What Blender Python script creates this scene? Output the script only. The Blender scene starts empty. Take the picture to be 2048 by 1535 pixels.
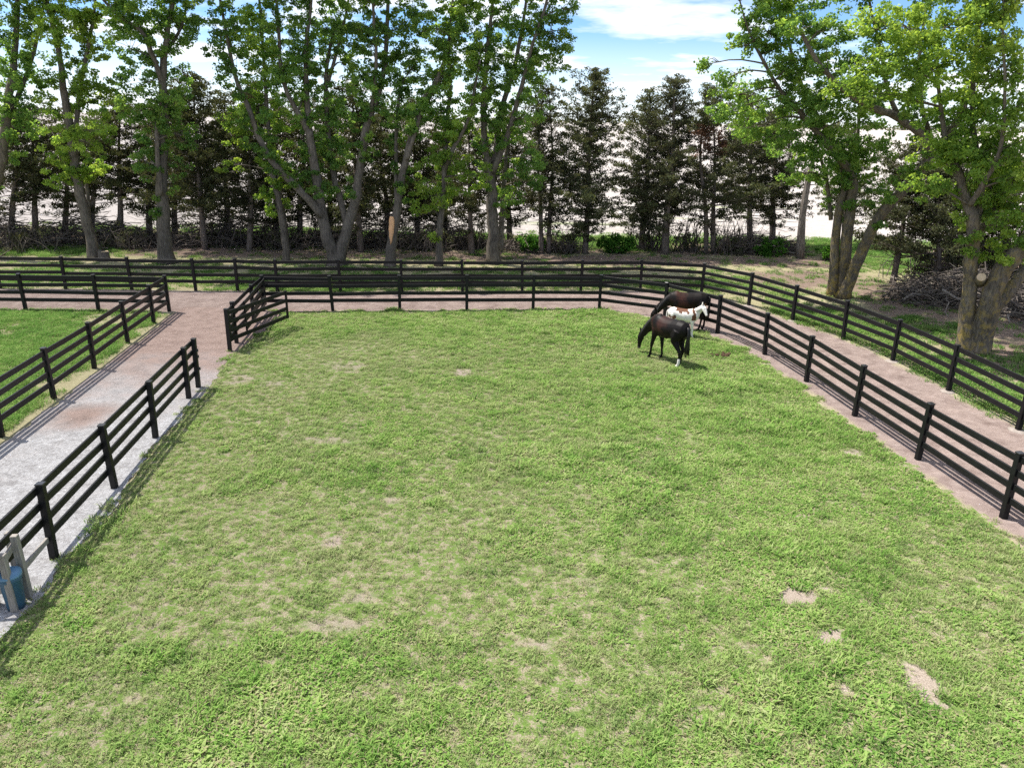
import bpy, bmesh, math, random
import numpy as np
from mathutils import Vector, Matrix, Quaternion

# ------------------------------------------------------------------ camera, sky, sun, exposure
sc = bpy.context.scene
C = sc.collection
FPX, PITCH, ROLL, CAMH = 1492.36, 0.340323, 0.0189, 6.565      # focal length in 2048-wide photo pixels
_rt = np.array([1, 0, 0.]); _up = np.array([0, math.sin(PITCH), math.cos(PITCH)])
FW = np.array([0, math.cos(PITCH), -math.sin(PITCH)])
RX = math.cos(ROLL) * _rt + math.sin(ROLL) * _up
UY = -math.sin(ROLL) * _rt + math.cos(ROLL) * _up
cam = bpy.data.cameras.new('camera')
cam.sensor_width = 36.0
cam.lens = FPX / 2048 * 36.0
cam.clip_end = 6000
camo = bpy.data.objects.new('camera', cam)
C.objects.link(camo)
camo.matrix_world = Matrix(((RX[0], UY[0], -FW[0], 0), (RX[1], UY[1], -FW[1], 0), (RX[2], UY[2], -FW[2], CAMH), (0, 0, 0, 1)))
sc.camera = camo

SUN_EL = math.radians(61)
SUN_AZ = math.radians(156)            # direction the light comes FROM, measured from +x
sd = Vector((math.cos(SUN_EL) * math.cos(SUN_AZ), math.cos(SUN_EL) * math.sin(SUN_AZ), math.sin(SUN_EL)))
sun = bpy.data.lights.new('sun', 'SUN')
sun.energy = 4.5
sun.angle = math.radians(0.55)
sun.color = (1.0, 0.95, 0.87)
suno = bpy.data.objects.new('sun', sun)
C.objects.link(suno)
suno.rotation_euler = (-sd).to_track_quat('-Z', 'Y').to_euler()
suno.location = (-20, 10, 40)

world = bpy.data.worlds.new('World')
sc.world = world
world.use_nodes = True
wn = world.node_tree
wn.nodes.clear()
def WN(t, **k):
    n = wn.nodes.new(t)
    for a, b in k.items(): setattr(n, a, b)
    return n
sky = WN('ShaderNodeTexSky', sky_type='NISHITA')
sky.sun_disc = False
sky.sun_elevation = SUN_EL
sky.sun_rotation = math.radians(90) - SUN_AZ
sky.air_density = 1.0; sky.dust_density = 0.4; sky.ozone_density = 2.4; sky.altitude = 2500
tc = WN('ShaderNodeTexCoord'); sep = WN('ShaderNodeSeparateXYZ')
wn.links.new(tc.outputs['Generated'], sep.inputs[0])
zc = WN('ShaderNodeMath', operation='MAXIMUM'); zc.inputs[1].default_value = 0.0
wn.links.new(sep.outputs['Z'], zc.inputs[0])
za = WN('ShaderNodeMath', operation='ADD'); za.inputs[1].default_value = 0.085
wn.links.new(zc.outputs[0], za.inputs[0])
dx = WN('ShaderNodeMath', operation='DIVIDE'); dy = WN('ShaderNodeMath', operation='DIVIDE')
wn.links.new(sep.outputs['X'], dx.inputs[0]); wn.links.new(za.outputs[0], dx.inputs[1])
wn.links.new(sep.outputs['Y'], dy.inputs[0]); wn.links.new(za.outputs[0], dy.inputs[1])
cmb = WN('ShaderNodeCombineXYZ'); wn.links.new(dx.outputs[0], cmb.inputs[0]); wn.links.new(dy.outputs[0], cmb.inputs[1])
cmb.inputs[2].default_value = 3.7
cn = WN('ShaderNodeTexNoise'); cn.inputs['Scale'].default_value = 1.0; cn.inputs['Detail'].default_value = 7; cn.inputs['Roughness'].default_value = 0.55
wn.links.new(cmb.outputs[0], cn.inputs['Vector'])
cr = WN('ShaderNodeValToRGB'); cr.color_ramp.elements[0].position = 0.44; cr.color_ramp.elements[1].position = 0.58
wn.links.new(cn.outputs['Fac'], cr.inputs[0])
# clouds gather into an even bright veil towards the horizon
hz = WN('ShaderNodeMapRange'); hz.inputs['From Min'].default_value = 0.0; hz.inputs['From Max'].default_value = 0.10
hz.inputs['To Min'].default_value = 0.9; hz.inputs['To Max'].default_value = 0.0
wn.links.new(zc.outputs[0], hz.inputs['Value'])
mxx = WN('ShaderNodeMath', operation='MAXIMUM'); wn.links.new(cr.outputs[0], mxx.inputs[0]); wn.links.new(hz.outputs[0], mxx.inputs[1])
mfac = WN('ShaderNodeMath', operation='MULTIPLY'); mfac.inputs[1].default_value = 0.9; wn.links.new(mxx.outputs[0], mfac.inputs[0])
mixc = WN('ShaderNodeMixRGB'); wn.links.new(mfac.outputs[0], mixc.inputs[0]); tint = WN('ShaderNodeMixRGB', blend_type='MULTIPLY'); tint.inputs[0].default_value = 1.0; tint.inputs[2].default_value = (.50, .61, .73, 1)
wn.links.new(sky.outputs[0], tint.inputs[1]); wn.links.new(tint.outputs[0], mixc.inputs[1])
mixc.inputs[2].default_value = (5.1, 5.2, 5.35, 1)
bg = WN('ShaderNodeBackground'); bg.inputs['Strength'].default_value = 0.13
wn.links.new(mixc.outputs[0], bg.inputs['Color'])
wo = WN('ShaderNodeOutputWorld'); wn.links.new(bg.outputs[0], wo.inputs['Surface'])

sc.view_settings.view_transform = 'Standard'
sc.view_settings.look = 'None'
sc.view_settings.gamma = 1.0
sc.view_settings.use_curve_mapping = False
sc.view_settings.exposure = 1.0
sc.render.engine = 'CYCLES'
sc.cycles.max_bounces = 7
sc.cycles.diffuse_bounces = 4
sc.cycles.glossy_bounces = 2
sc.cycles.transmission_bounces = 4
sc.cycles.use_denoising = False
sc.cycles.caustics_reflective = False
sc.cycles.caustics_refractive = False

rng = np.random.default_rng(7)
random.seed(7)

# ------------------------------------------------------------------ helpers
def ray(u, v):
    return (u - 1024) / FPX * RX - (v - 767.5) / FPX * UY + FW
def gnd(u, v, z=0.0):
    d = ray(u, v); t = (z - CAMH) / d[2]
    return np.array([0, 0, CAMH]) + t * d
def atY(u, v, Y):
    d = ray(u, v); return np.array([0, 0, CAMH]) + d * (Y / d[1])
def topix(p):
    d = np.asarray(p, float) - np.array([0, 0, CAMH]); z = d @ FW
    return 1024 + FPX * (d @ RX) / z, 767.5 - FPX * (d @ UY) / z

def tag(o, label=None, cat=None, group=None, kind=None):
    if label: o['label'] = label
    if cat: o['category'] = cat
    if group: o['group'] = group
    if kind: o['kind'] = kind
    return o
def empty(name, loc=(0, 0, 0), rz=0.0):
    o = bpy.data.objects.new(name, None); C.objects.link(o)
    o.location = loc; o.rotation_euler = (0, 0, rz); o.empty_display_size = 0.2
    return o
def mobj(name, me, mat=None, parent=None):
    o = bpy.data.objects.new(name, me); C.objects.link(o)
    if mat is not None:
        me.materials.clear(); me.materials.append(mat)
    if parent is not None: o.parent = parent
    return o
def mesh_np(name, V, F, smooth=False):
    """V (n,3), F (m,k) equal-sided faces"""
    V = np.asarray(V, np.float32); F = np.asarray(F, np.int32)
    me = bpy.data.meshes.new(name)
    me.vertices.add(len(V)); me.vertices.foreach_set('co', V.ravel())
    k = F.shape[1]
    me.loops.add(F.size); me.loops.foreach_set('vertex_index', F.ravel())
    me.polygons.add(len(F)); me.polygons.foreach_set('loop_start', np.arange(0, F.size, k, dtype=np.int32))
    me.polygons.foreach_set('loop_total', np.full(len(F), k, np.int32))
    if smooth: me.polygons.foreach_set('use_smooth', np.ones(len(F), bool))
    me.update(calc_edges=True)
    return me
def fattr(me, name, vals, dom='FACE'):
    a = me.attributes.new(name, 'FLOAT', dom); a.data.foreach_set('value', np.asarray(vals, np.float32))

# value noise
_tab = np.random.default_rng(3).random((256, 256))
def vnoise(x, y, s=1.0, off=0):
    x = np.asarray(x, float) * s + 37.1 + off * 13.7; y = np.asarray(y, float) * s + 91.3 + off * 7.9
    xi = np.floor(x).astype(int); yi = np.floor(y).astype(int); fx = x - xi; fy = y - yi
    fx = fx * fx * (3 - 2 * fx); fy = fy * fy * (3 - 2 * fy)
    g = lambda a, b: _tab[a % 256, b % 256]
    return (g(xi, yi) * (1 - fx) + g(xi + 1, yi) * fx) * (1 - fy) + (g(xi, yi + 1) * (1 - fx) + g(xi + 1, yi + 1) * fx) * fy
def fbm(x, y, s=1.0, o=4, off=0):
    t = 0; a = 1; n = 0
    for i in range(o):
        t = t + a * vnoise(x, y, s * 2 ** i, off + i * 5); n += a; a *= 0.55
    return t / n

# tube along points with elliptical sections; returns V,F(quads) lists
class MB:
    def __init__(s): s.V = []; s.F = []; s.n = 0
    def add(s, V, F):
        s.V.append(np.asarray(V, float)); s.F.append(np.asarray(F, int) + s.n); s.n += len(V)
    def tube(s, P, R, seg=8, wob=0.0, cap=True, side=None, R2=None):
        P = np.asarray(P, float); R = np.asarray(R, float); R2 = R if R2 is None else np.asarray(R2, float)
        n = len(P); T = np.gradient(P, axis=0); T /= np.linalg.norm(T, axis=1)[:, None] + 1e-9
        ref = np.array([0.3, 1.0, 0.2]) if side is None else np.asarray(side, float)
        rings = []
        a = np.arange(seg) * 2 * math.pi / seg
        u0 = None
        for i in range(n):
            if side is None:
                if u0 is None:
                    u = np.cross(T[i], ref)
                    if np.linalg.norm(u) < 1e-3: u = np.cross(T[i], [1, 0, 0])
                else: u = u0 - T[i] * (u0 @ T[i])
                u /= np.linalg.norm(u); u0 = u; w = np.cross(T[i], u)
            else:
                w = np.cross(T[i], ref); w /= np.linalg.norm(w) + 1e-9; u = np.cross(w, T[i])
            r1 = R[i]; r2 = R2[i]
            k = 1 + (wob * (rng.random(seg) - 0.5) if wob else 0)
            rings.append(P[i] + (np.cos(a) * r1 * k)[:, None] * u + (np.sin(a) * r2 * k)[:, None] * w)
        V = np.concatenate(rings); F = []
        for i in range(n - 1):
            for j in range(seg):
                F.append((i * seg + j, i * seg + (j + 1) % seg, (i + 1) * seg + (j + 1) % seg, (i + 1) * seg + j))
        if cap:
            V = np.concatenate([V, P[:1], P[-1:]]); c0 = n * seg; c1 = c0 + 1
            for j in range(0, seg):
                F.append((c0, (j + 1) % seg, j, j)); F.append((c1, (n - 1) * seg + j, (n - 1) * seg + (j + 1) % seg, (n - 1) * seg + (j + 1) % seg))
        s.add(V, F)
    def box(s, c, h, ax=None):
        c = np.asarray(c, float); h = np.asarray(h, float)
        ax = np.eye(3) if ax is None else np.asarray(ax, float)
        V = []
        for z in (-1, 1):
            for x, y in ((-1, -1), (1, -1), (1, 1), (-1, 1)):
                V.append(c + ax[0] * h[0] * x + ax[1] * h[1] * y + ax[2] * h[2] * z)
        s.add(V, [(3, 2, 1, 0), (4, 5, 6, 7), (0, 1, 5, 4), (1, 2, 6, 5), (2, 3, 7, 6), (3, 0, 4, 7)])
    def mesh(s, name, smooth=False):
        V = np.concatenate(s.V); F = np.concatenate(s.F)
        me = bpy.data.meshes.new(name)
        fl = [tuple(f) if f[2] != f[3] else tuple(f[:3]) for f in F.tolist()]
        me.from_pydata(V.tolist(), [], fl); me.update()
        if smooth: me.polygons.foreach_set('use_smooth', np.ones(len(me.polygons), bool))
        return me

def bevel_box(name, h, bev=0.008, segs=1):
    bm = bmesh.new(); bmesh.ops.create_cube(bm, size=1.0)
    bmesh.ops.scale(bm, vec=(2 * h[0], 2 * h[1], 2 * h[2]), verts=bm.verts)
    bmesh.ops.bevel(bm, geom=bm.edges[:], offset=bev, segments=segs, affect='EDGES')
    me = bpy.data.meshes.new(name); bm.to_mesh(me); bm.free(); return me

# ------------------------------------------------------------------ materials
def newmat(name):
    m = bpy.data.materials.new(name); m.use_nodes = True; nt = m.node_tree; nt.nodes.clear()
    out = nt.nodes.new('ShaderNodeOutputMaterial')
    def N(t, **k):
        n = nt.nodes.new(t)
        for a, b in k.items(): setattr(n, a, b)
        return n
    L = nt.links.new
    return m, N, L, out
def ramp(N, stops):
    r = N('ShaderNodeValToRGB'); e = r.color_ramp.elements
    while len(e) > 1: e.remove(e[-1])
    e[0].position = stops[0][0]; e[0].color = (*stops[0][1], 1)
    for p, c in stops[1:]:
        x = e.new(p); x.color = (*c, 1)
    return r
def noise(N, L, scale, detail=4, rough=0.55, vec=None, dist=0.0):
    n = N('ShaderNodeTexNoise'); n.inputs['Scale'].default_value = scale; n.inputs['Detail'].default_value = detail
    n.inputs['Roughness'].default_value = rough; n.inputs['Distortion'].default_value = dist
    if vec is not None: L(vec, n.inputs['Vector'])
    return n
def mix(N, L, f, a, b, typ='MIX'):
    m = N('ShaderNodeMixRGB', blend_type=typ)
    for i, x in ((0, f), (1, a), (2, b)):
        if isinstance(x, (int, float)): m.inputs[i].default_value = x if i == 0 else (x, x, x, 1)
        elif isinstance(x, tuple): m.inputs[i].default_value = (*x, 1)
        else: L(x, m.inputs[i])
    return m.outputs[0]

def leaf_mat(name, stops, transl=0.45, warm=(1.6, 1.4, 0.7), pscale=0.35):
    m, N, L, out = newmat(name)
    at = N('ShaderNodeAttribute'); at.attribute_name = 'v'
    r = ramp(N, stops); L(at.outputs['Fac'], r.inputs[0])
    geo = N('ShaderNodeNewGeometry')
    n = noise(N, L, pscale, 2, 0.5, geo.outputs['Position'])
    mr = N('ShaderNodeMapRange'); mr.inputs['From Min'].default_value = 0.3; mr.inputs['From Max'].default_value = 0.7
    mr.inputs['To Min'].default_value = 0.78; mr.inputs['To Max'].default_value = 1.2; L(n.outputs['Fac'], mr.inputs['Value'])
    vm = N('ShaderNodeVectorMath', operation='SCALE'); L(r.outputs[0], vm.inputs[0]); L(mr.outputs[0], vm.inputs['Scale'])
    d = N('ShaderNodeBsdfDiffuse'); L(vm.outputs[0], d.inputs['Color'])
    t = N('ShaderNodeBsdfTranslucent')
    tm = N('ShaderNodeVectorMath', operation='MULTIPLY'); L(vm.outputs[0], tm.inputs[0]); tm.inputs[1].default_value = warm
    L(tm.outputs[0], t.inputs['Color'])
    mx = N('ShaderNodeMixShader'); mx.inputs[0].default_value = transl; L(d.outputs[0], mx.inputs[1]); L(t.outputs[0], mx.inputs[2])
    L(mx.outputs[0], out.inputs[0])
    return m
M = {}
M['leaf'] = leaf_mat('leaf', [(0, (.08, .155, .058)), (.45, (.16, .295, .088)), (1, (.31, .45, .12))], .62)
M['leaf_bright'] = leaf_mat('leaf_bright', [(0, (.10, .19, .05)), (.5, (.21, .345, .08)), (1, (.36, .48, .12))], .62)
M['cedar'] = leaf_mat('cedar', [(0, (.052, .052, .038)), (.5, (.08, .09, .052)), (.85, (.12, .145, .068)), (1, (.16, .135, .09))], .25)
M['cedar_dead'] = leaf_mat('cedar_dead', [(0, (.10, .055, .035)), (.5, (.19, .10, .065)), (1, (.26, .15, .10))], .2, (1, 1, .9))
M['shrub'] = leaf_mat('shrub', [(0, (.03, .08, .018)), (.5, (.07, .19, .03)), (1, (.14, .32, .05))], .4)
M['twigs'] = None

def grass_mat(name, cols, transl=0.35):
    m, N, L, out = newmat(name)
    geo = N('ShaderNodeNewGeometry'); oi = N('ShaderNodeObjectInfo')
    n1 = noise(N, L, 0.55, 4, 0.6, geo.outputs['Position']); n2 = noise(N, L, 2.4, 3, 0.6, geo.outputs['Position'])
    a = N('ShaderNodeMath', operation='MULTIPLY_ADD'); L(n1.outputs['Fac'], a.inputs[0]); a.inputs[1].default_value = 1.1
    b = N('ShaderNodeMath', operation='MULTIPLY_ADD'); L(n2.outputs['Fac'], b.inputs[0]); b.inputs[1].default_value = 0.8
    a.inputs[2].default_value = -0.80; L(a.outputs[0], b.inputs[2])
    c = N('ShaderNodeMath', operation='MULTIPLY_ADD'); L(oi.outputs['Random'], c.inputs[0]); c.inputs[1].default_value = 0.75; L(b.outputs[0], c.inputs[2])
    r = ramp(N, cols); L(c.outputs[0], r.inputs[0])
    at = N('ShaderNodeAttribute'); at.attribute_name = 'v'
    dr = N('ShaderNodeAttribute'); dr.attribute_type = 'INSTANCER'; dr.attribute_name = 'dry'
    c0 = mix(N, L, dr.outputs['Fac'], r.outputs[0], (.33, .36, .18))
    col = mix(N, L, at.outputs['Fac'], c0, (.36, .31, .19))
    d = N('ShaderNodeBsdfDiffuse'); L(col, d.inputs['Color'])
    t = N('ShaderNodeBsdfTranslucent'); L(col, t.inputs['Color'])
    mx = N('ShaderNodeMixShader'); mx.inputs[0].default_value = transl; L(d.outputs[0], mx.inputs[1]); L(t.outputs[0], mx.inputs[2])
    L(mx.outputs[0], out.inputs[0]); return m
M['grass'] = grass_mat('grass', [(0, (.072, .17, .032)), (.25, (.14, .285, .05)), (.55, (.23, .385, .085)), (.8, (.315, .425, .13)), (1, (.38, .44, .20))])
M['verge_grass'] = grass_mat('verge_grass', [(0, (.07, .18, .03)), (.5, (.14, .29, .055)), (1, (.27, .37, .11))])

def bark_mat(name, c0, c1, lichen=None, zl=4.5):
    m, N, L, out = newmat(name)
    tcn = N('ShaderNodeTexCoord'); mp = N('ShaderNodeMapping'); mp.inputs['Scale'].default_value = (9, 9, 1.6); L(tcn.outputs['Object'], mp.inputs[0])
    n = noise(N, L, 2.2, 6, 0.65, mp.outputs[0]); n2 = noise(N, L, 1.1, 3, 0.5, tcn.outputs['Object'])
    r = ramp(N, [(.32, c0), (.66, c1)]); L(n.outputs['Fac'], r.inputs[0])
    col = r.outputs[0]
    mr = N('ShaderNodeMapRange'); mr.inputs['From Min'].default_value = .3; mr.inputs['From Max'].default_value = .7; mr.inputs['To Min'].default_value = .75; mr.inputs['To Max'].default_value = 1.2
    L(n2.outputs['Fac'], mr.inputs['Value'])
    vm = N('ShaderNodeVectorMath', operation='SCALE'); L(col, vm.inputs[0]); L(mr.outputs[0], vm.inputs['Scale']); col = vm.outputs[0]
    if lichen:
        n3 = noise(N, L, 4.5, 5, 0.7, tcn.outputs['Object'])
        r3 = ramp(N, [(.47, (0, 0, 0)), (.62, (1, 1, 1))]); L(n3.outputs['Fac'], r3.inputs[0])
        sp = N('ShaderNodeSeparateXYZ'); L(tcn.outputs['Object'], sp.inputs[0])
        m4 = N('ShaderNodeMapRange'); m4.inputs['From Min'].default_value = .2; m4.inputs['From Max'].default_value = zl; m4.inputs['To Min'].default_value = .75; m4.inputs['To Max'].default_value = 0.1
        L(sp.outputs['Z'], m4.inputs['Value'])
        f = N('ShaderNodeMath', operation='MULTIPLY'); L(r3.outputs[0], f.inputs[0]); L(m4.outputs[0], f.inputs[1])
        col = mix(N, L, f.outputs[0], col, lichen)
    b = N('ShaderNodeBump'); b.inputs['Strength'].default_value = 0.9; b.inputs['Distance'].default_value = 0.03; L(n.outputs['Fac'], b.inputs['Height'])
    d = N('ShaderNodeBsdfDiffuse'); L(col, d.inputs['Color']); L(b.outputs[0], d.inputs['Normal']); L(d.outputs[0], out.inputs[0])
    return m
M['bark'] = bark_mat('bark', (.07, .06, .05), (.20, .175, .148))
M['bark_lichen'] = bark_mat('bark_lichen', (.07, .06, .048), (.20, .172, .142), (.34, .25, .07))
M['cedar_bark'] = bark_mat('cedar_bark', (.10, .08, .07), (.27, .225, .20))
M['dead_wood'] = bark_mat('dead_wood', (.10, .085, .075), (.30, .265, .235))
M['brush_wood'] = bark_mat('brush_wood', (.07, .06, .053), (.22, .19, .17))

def simple(name, col, rough=.6, var=.15, scale=6, spec=.3, bump=0.0, stretch=(1, 1, 1)):
    m, N, L, out = newmat(name)
    tcn = N('ShaderNodeTexCoord'); mp = N('ShaderNodeMapping'); mp.inputs['Scale'].default_value = stretch; L(tcn.outputs['Object'], mp.inputs[0])
    n = noise(N, L, scale, 5, .6, mp.outputs[0])
    r = ramp(N, [(.3, tuple(c * (1 - var) for c in col)), (.7, tuple(min(1, c * (1 + var)) for c in col))]); L(n.outputs['Fac'], r.inputs[0])
    p = N('ShaderNodeBsdfPrincipled'); L(r.outputs[0], p.inputs['Base Color']); p.inputs['Roughness'].default_value = rough
    p.inputs['Specular IOR Level'].default_value = spec
    if bump:
        b = N('ShaderNodeBump'); b.inputs['Strength'].default_value = bump; b.inputs['Distance'].default_value = .01; L(n.outputs['Fac'], b.inputs['Height']); L(b.outputs[0], p.inputs['Normal'])
    L(p.outputs[0], out.inputs[0]); return m
M['black'] = simple('black_fence', (.0075, .0075, .0085), .5, .35, 5, .25)
M['cap'] = simple('black_cap', (.02, .02, .022), .35, .3, 8, .5)
M['concrete'] = simple('footing_dust', (.27, .235, .21), .95, .25, 9, .1, .5)
M['grey_wood'] = simple('grey_wood', (.27, .25, .225), .9, .3, 7, .1, .5, (6, 6, .8))
M['fresh_wood'] = simple('fresh_wood', (.78, .45, .24), .8, .2, 6, .15, .3, (5, 5, .7))
M['cut_wood'] = simple('cut_wood', (.55, .42, .28), .8, .2, 6, .15)
M['bin_blue'] = simple('bin_blue', (.035, .095, .15), .45, .15, 4, .4)
M['lid_blue'] = simple('lid_blue', (.10, .22, .36), .4, .12, 4, .5)
M['dark'] = simple('dark_plastic', (.012, .012, .013), .5, .2)
M['steel'] = simple('hinge_steel', (.05, .05, .052), .4, .2)
M['dung'] = simple('dung', (.085, .055, .035), .95, .35, 14, .1, .6)

def ground_mat(name, build):
    m, N, L, out = newmat(name)
    geo = N('ShaderNodeNewGeometry'); P = geo.outputs['Position']
    col, h, bd = build(N, L, P)
    d = N('ShaderNodeBsdfDiffuse'); d.inputs['Roughness'].default_value = .8
    L(col, d.inputs['Color'])
    b = N('ShaderNodeBump'); b.inputs['Strength'].default_value = .8; b.inputs['Distance'].default_value = bd; L(h, b.inputs['Height']); L(b.outputs[0], d.inputs['Normal'])
    L(d.outputs[0], out.inputs[0]); return m
def g_pasture(N, L, P):
    n1 = noise(N, L, 1.6, 6, .62, P); n2 = noise(N, L, 22, 5, .75, P); n3 = noise(N, L, 55, 3, .7, P)
    thatch = ramp(N, [(.3, (.17, .145, .095)), (.5, (.30, .265, .18)), (.7, (.45, .405, .30))]); L(n3.outputs['Fac'], thatch.inputs[0])
    green = ramp(N, [(.3, (.07, .13, .03)), (.7, (.19, .27, .07))]); L(n2.outputs['Fac'], green.inputs[0])
    f = N('ShaderNodeMath', operation='ADD'); L(n1.outputs['Fac'], f.inputs[0]); L(n2.outputs['Fac'], f.inputs[1])
    fr = ramp(N, [(.46, (0, 0, 0)), (.52, (1, 1, 1))]);
    f2 = N('ShaderNodeMath', operation='MULTIPLY'); L(f.outputs[0], f2.inputs[0]); f2.inputs[1].default_value = .5; L(f2.outputs[0], fr.inputs[0]); n1.inputs['Scale'].default_value = 6.0
    col = mix(N, L, fr.outputs[0], thatch.outputs[0], green.outputs[0])
    soil = ramp(N, [(.3, (.20, .16, .125)), (.5, (.33, .275, .225)), (.72, (.48, .42, .36))]); L(n3.outputs['Fac'], soil.inputs[0])
    at = N('ShaderNodeAttribute'); at.attribute_name = 'bare'
    a = N('ShaderNodeMath', operation='ADD'); L(at.outputs['Fac'], a.inputs[0])
    s = N('ShaderNodeMath', operation='MULTIPLY_ADD'); L(n2.outputs['Fac'], s.inputs[0]); s.inputs[1].default_value = .9; s.inputs[2].default_value = -.45
    L(s.outputs[0], a.inputs[1])
    br = ramp(N, [(.35, (0, 0, 0)), (.6, (1, 1, 1))]); L(a.outputs[0], br.inputs[0])
    return mix(N, L, br.outputs[0], col, soil.outputs[0]), n3.outputs['Fac'], .03
def g_track(N, L, P):
    n1 = noise(N, L, .9, 5, .6, P); n2 = noise(N, L, 4.5, 7, .75, P); n3 = noise(N, L, 40, 4, .75, P)
    base = ramp(N, [(.28, (.205, .155, .137)), (.5, (.335, .268, .242)), (.72, (.48, .41, .378))])
    s = N('ShaderNodeMath', operation='MULTIPLY_ADD'); L(n2.outputs['Fac'], s.inputs[0]); s.inputs[1].default_value = .55; 
    s2 = N('ShaderNodeMath', operation='MULTIPLY'); L(n3.outputs['Fac'], s2.inputs[0]); s2.inputs[1].default_value = .45; L(s2.outputs[0], s.inputs[2])
    L(s.outputs[0], base.inputs[0])
    tone = ramp(N, [(.3, (.66, .62, .61)), (.5, (.95, .93, .92)), (.7, (1.12, 1.10, 1.08))]); L(n1.outputs['Fac'], tone.inputs[0]); n1.inputs['Scale'].default_value = 2.0; n1.inputs['Detail'].default_value = 7
    col = mix(N, L, 1.0, base.outputs[0], tone.outputs[0], 'MULTIPLY')
    at = N('ShaderNodeAttribute'); at.attribute_name = 'edge'
    a = N('ShaderNodeMath', operation='MULTIPLY_ADD'); L(n2.outputs['Fac'], a.inputs[0]); a.inputs[1].default_value = 1.2; a.inputs[2].default_value = -.6
    a2 = N('ShaderNodeMath', operation='ADD'); L(a.outputs[0], a2.inputs[0]); L(at.outputs['Fac'], a2.inputs[1])
    er = ramp(N, [(.45, (0, 0, 0)), (.85, (1, 1, 1))]); L(a2.outputs[0], er.inputs[0])
    col = mix(N, L, er.outputs[0], col, (.40, .36, .24))
    return col, s.outputs[0], .13
def g_gravel(N, L, P):
    n1 = noise(N, L, 1.3, 5, .6, P); n3 = noise(N, L, 38, 4, .75, P)
    vo = N('ShaderNodeTexVoronoi'); vo.inputs['Scale'].default_value = 26; L(P, vo.inputs['Vector'])
    wr = ramp(N, [(.05, (.33, .325, .325)), (.5, (.43, .425, .43)), (.95, (.53, .53, .535))]); L(vo.outputs['Color'], wr.inputs[0])
    dr = ramp(N, [(.25, (.20, .135, .115)), (.5, (.325, .245, .215)), (.75, (.47, .395, .36))]); L(n3.outputs['Fac'], dr.inputs[0])
    at = N('ShaderNodeAttribute'); at.attribute_name = 'dirt'
    a = N('ShaderNodeMath', operation='MULTIPLY_ADD'); L(n1.outputs['Fac'], a.inputs[0]); a.inputs[1].default_value = .9; a.inputs[2].default_value = -.45
    a3 = N('ShaderNodeMath', operation='MULTIPLY_ADD'); L(n3.outputs['Fac'], a3.inputs[0]); a3.inputs[1].default_value = .5; L(a.outputs[0], a3.inputs[2])
    a2 = N('ShaderNodeMath', operation='ADD'); L(a3.outputs[0], a2.inputs[0]); L(at.outputs['Fac'], a2.inputs[1])
    er = ramp(N, [(.35, (0, 0, 0)), (.95, (1, 1, 1))]); L(a2.outputs[0], er.inputs[0])
    n5 = noise(N, L, 2.6, 7, .7, P); tn = ramp(N, [(.32, (.70, .68, .67)), (.5, (.96, .955, .95)), (.68, (1.1, 1.1, 1.1))]); L(n5.outputs['Fac'], tn.inputs[0])
    col = mix(N, L, er.outputs[0], wr.outputs[0], dr.outputs[0]); col = mix(N, L, 1.0, col, tn.outputs[0], 'MULTIPLY')
    return col, n3.outputs['Fac'], .05
def g_ground(N, L, P):
    n1 = noise(N, L, .45, 6, .6, P); n2 = noise(N, L, 7, 6, .7, P); n3 = noise(N, L, 30, 3, .7, P)
    dirt = ramp(N, [(.3, (.13, .095, .075)), (.55, (.24, .18, .145)), (.75, (.37, .295, .245))]); L(n2.outputs['Fac'], dirt.inputs[0])  # bare dirt, its brown darkened to carry the shade of the crowns
    dry = ramp(N, [(.3, (.23, .21, .12)), (.7, (.42, .38, .24))]); L(n3.outputs['Fac'], dry.inputs[0])
    at = N('ShaderNodeAttribute'); at.attribute_name = 'dirt'
    a = N('ShaderNodeMath', operation='MULTIPLY_ADD'); L(n1.outputs['Fac'], a.inputs[0]); a.inputs[1].default_value = 1.2; a.inputs[2].default_value = -.6
    a2 = N('ShaderNodeMath', operation='ADD'); L(a.outputs[0], a2.inputs[0]); L(at.outputs['Fac'], a2.inputs[1])
    er = ramp(N, [(.35, (0, 0, 0)), (.65, (1, 1, 1))]); L(a2.outputs[0], er.inputs[0])
    return mix(N, L, er.outputs[0], dry.outputs[0], dirt.outputs[0]), n2.outputs['Fac'], .06
def g_field(N, L, P):
    mp = N('ShaderNodeMapping'); mp.inputs['Scale'].default_value = (.05, .6, 1); mp.inputs['Rotation'].default_value = (0, 0, .1); L(P, mp.inputs[0])
    n1 = noise(N, L, .8, 5, .6, mp.outputs[0]); n2 = noise(N, L, 1.8, 6, .7, P)
    base = ramp(N, [(.3, (.39, .35, .32)), (.7, (.55, .51, .48))]); L(n2.outputs['Fac'], base.inputs[0])
    gr = ramp(N, [(.60, (0, 0, 0)), (.68, (1, 1, 1))]); L(n1.outputs['Fac'], gr.inputs[0])
    f = N('ShaderNodeMath', operation='MULTIPLY'); L(gr.outputs[0], f.inputs[0]); f.inputs[1].default_value = .55
    return mix(N, L, f.outputs[0], base.outputs[0], (.26, .33, .11)), n2.outputs['Fac'], .1
M['pasture'] = ground_mat('pasture_ground', g_pasture)
M['track'] = ground_mat('dirt_track', g_track)
M['gravel'] = ground_mat('gravel', g_gravel)
M['ground'] = ground_mat('tree_line_ground', g_ground)
M['field'] = ground_mat('field_soil', g_field)

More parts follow.
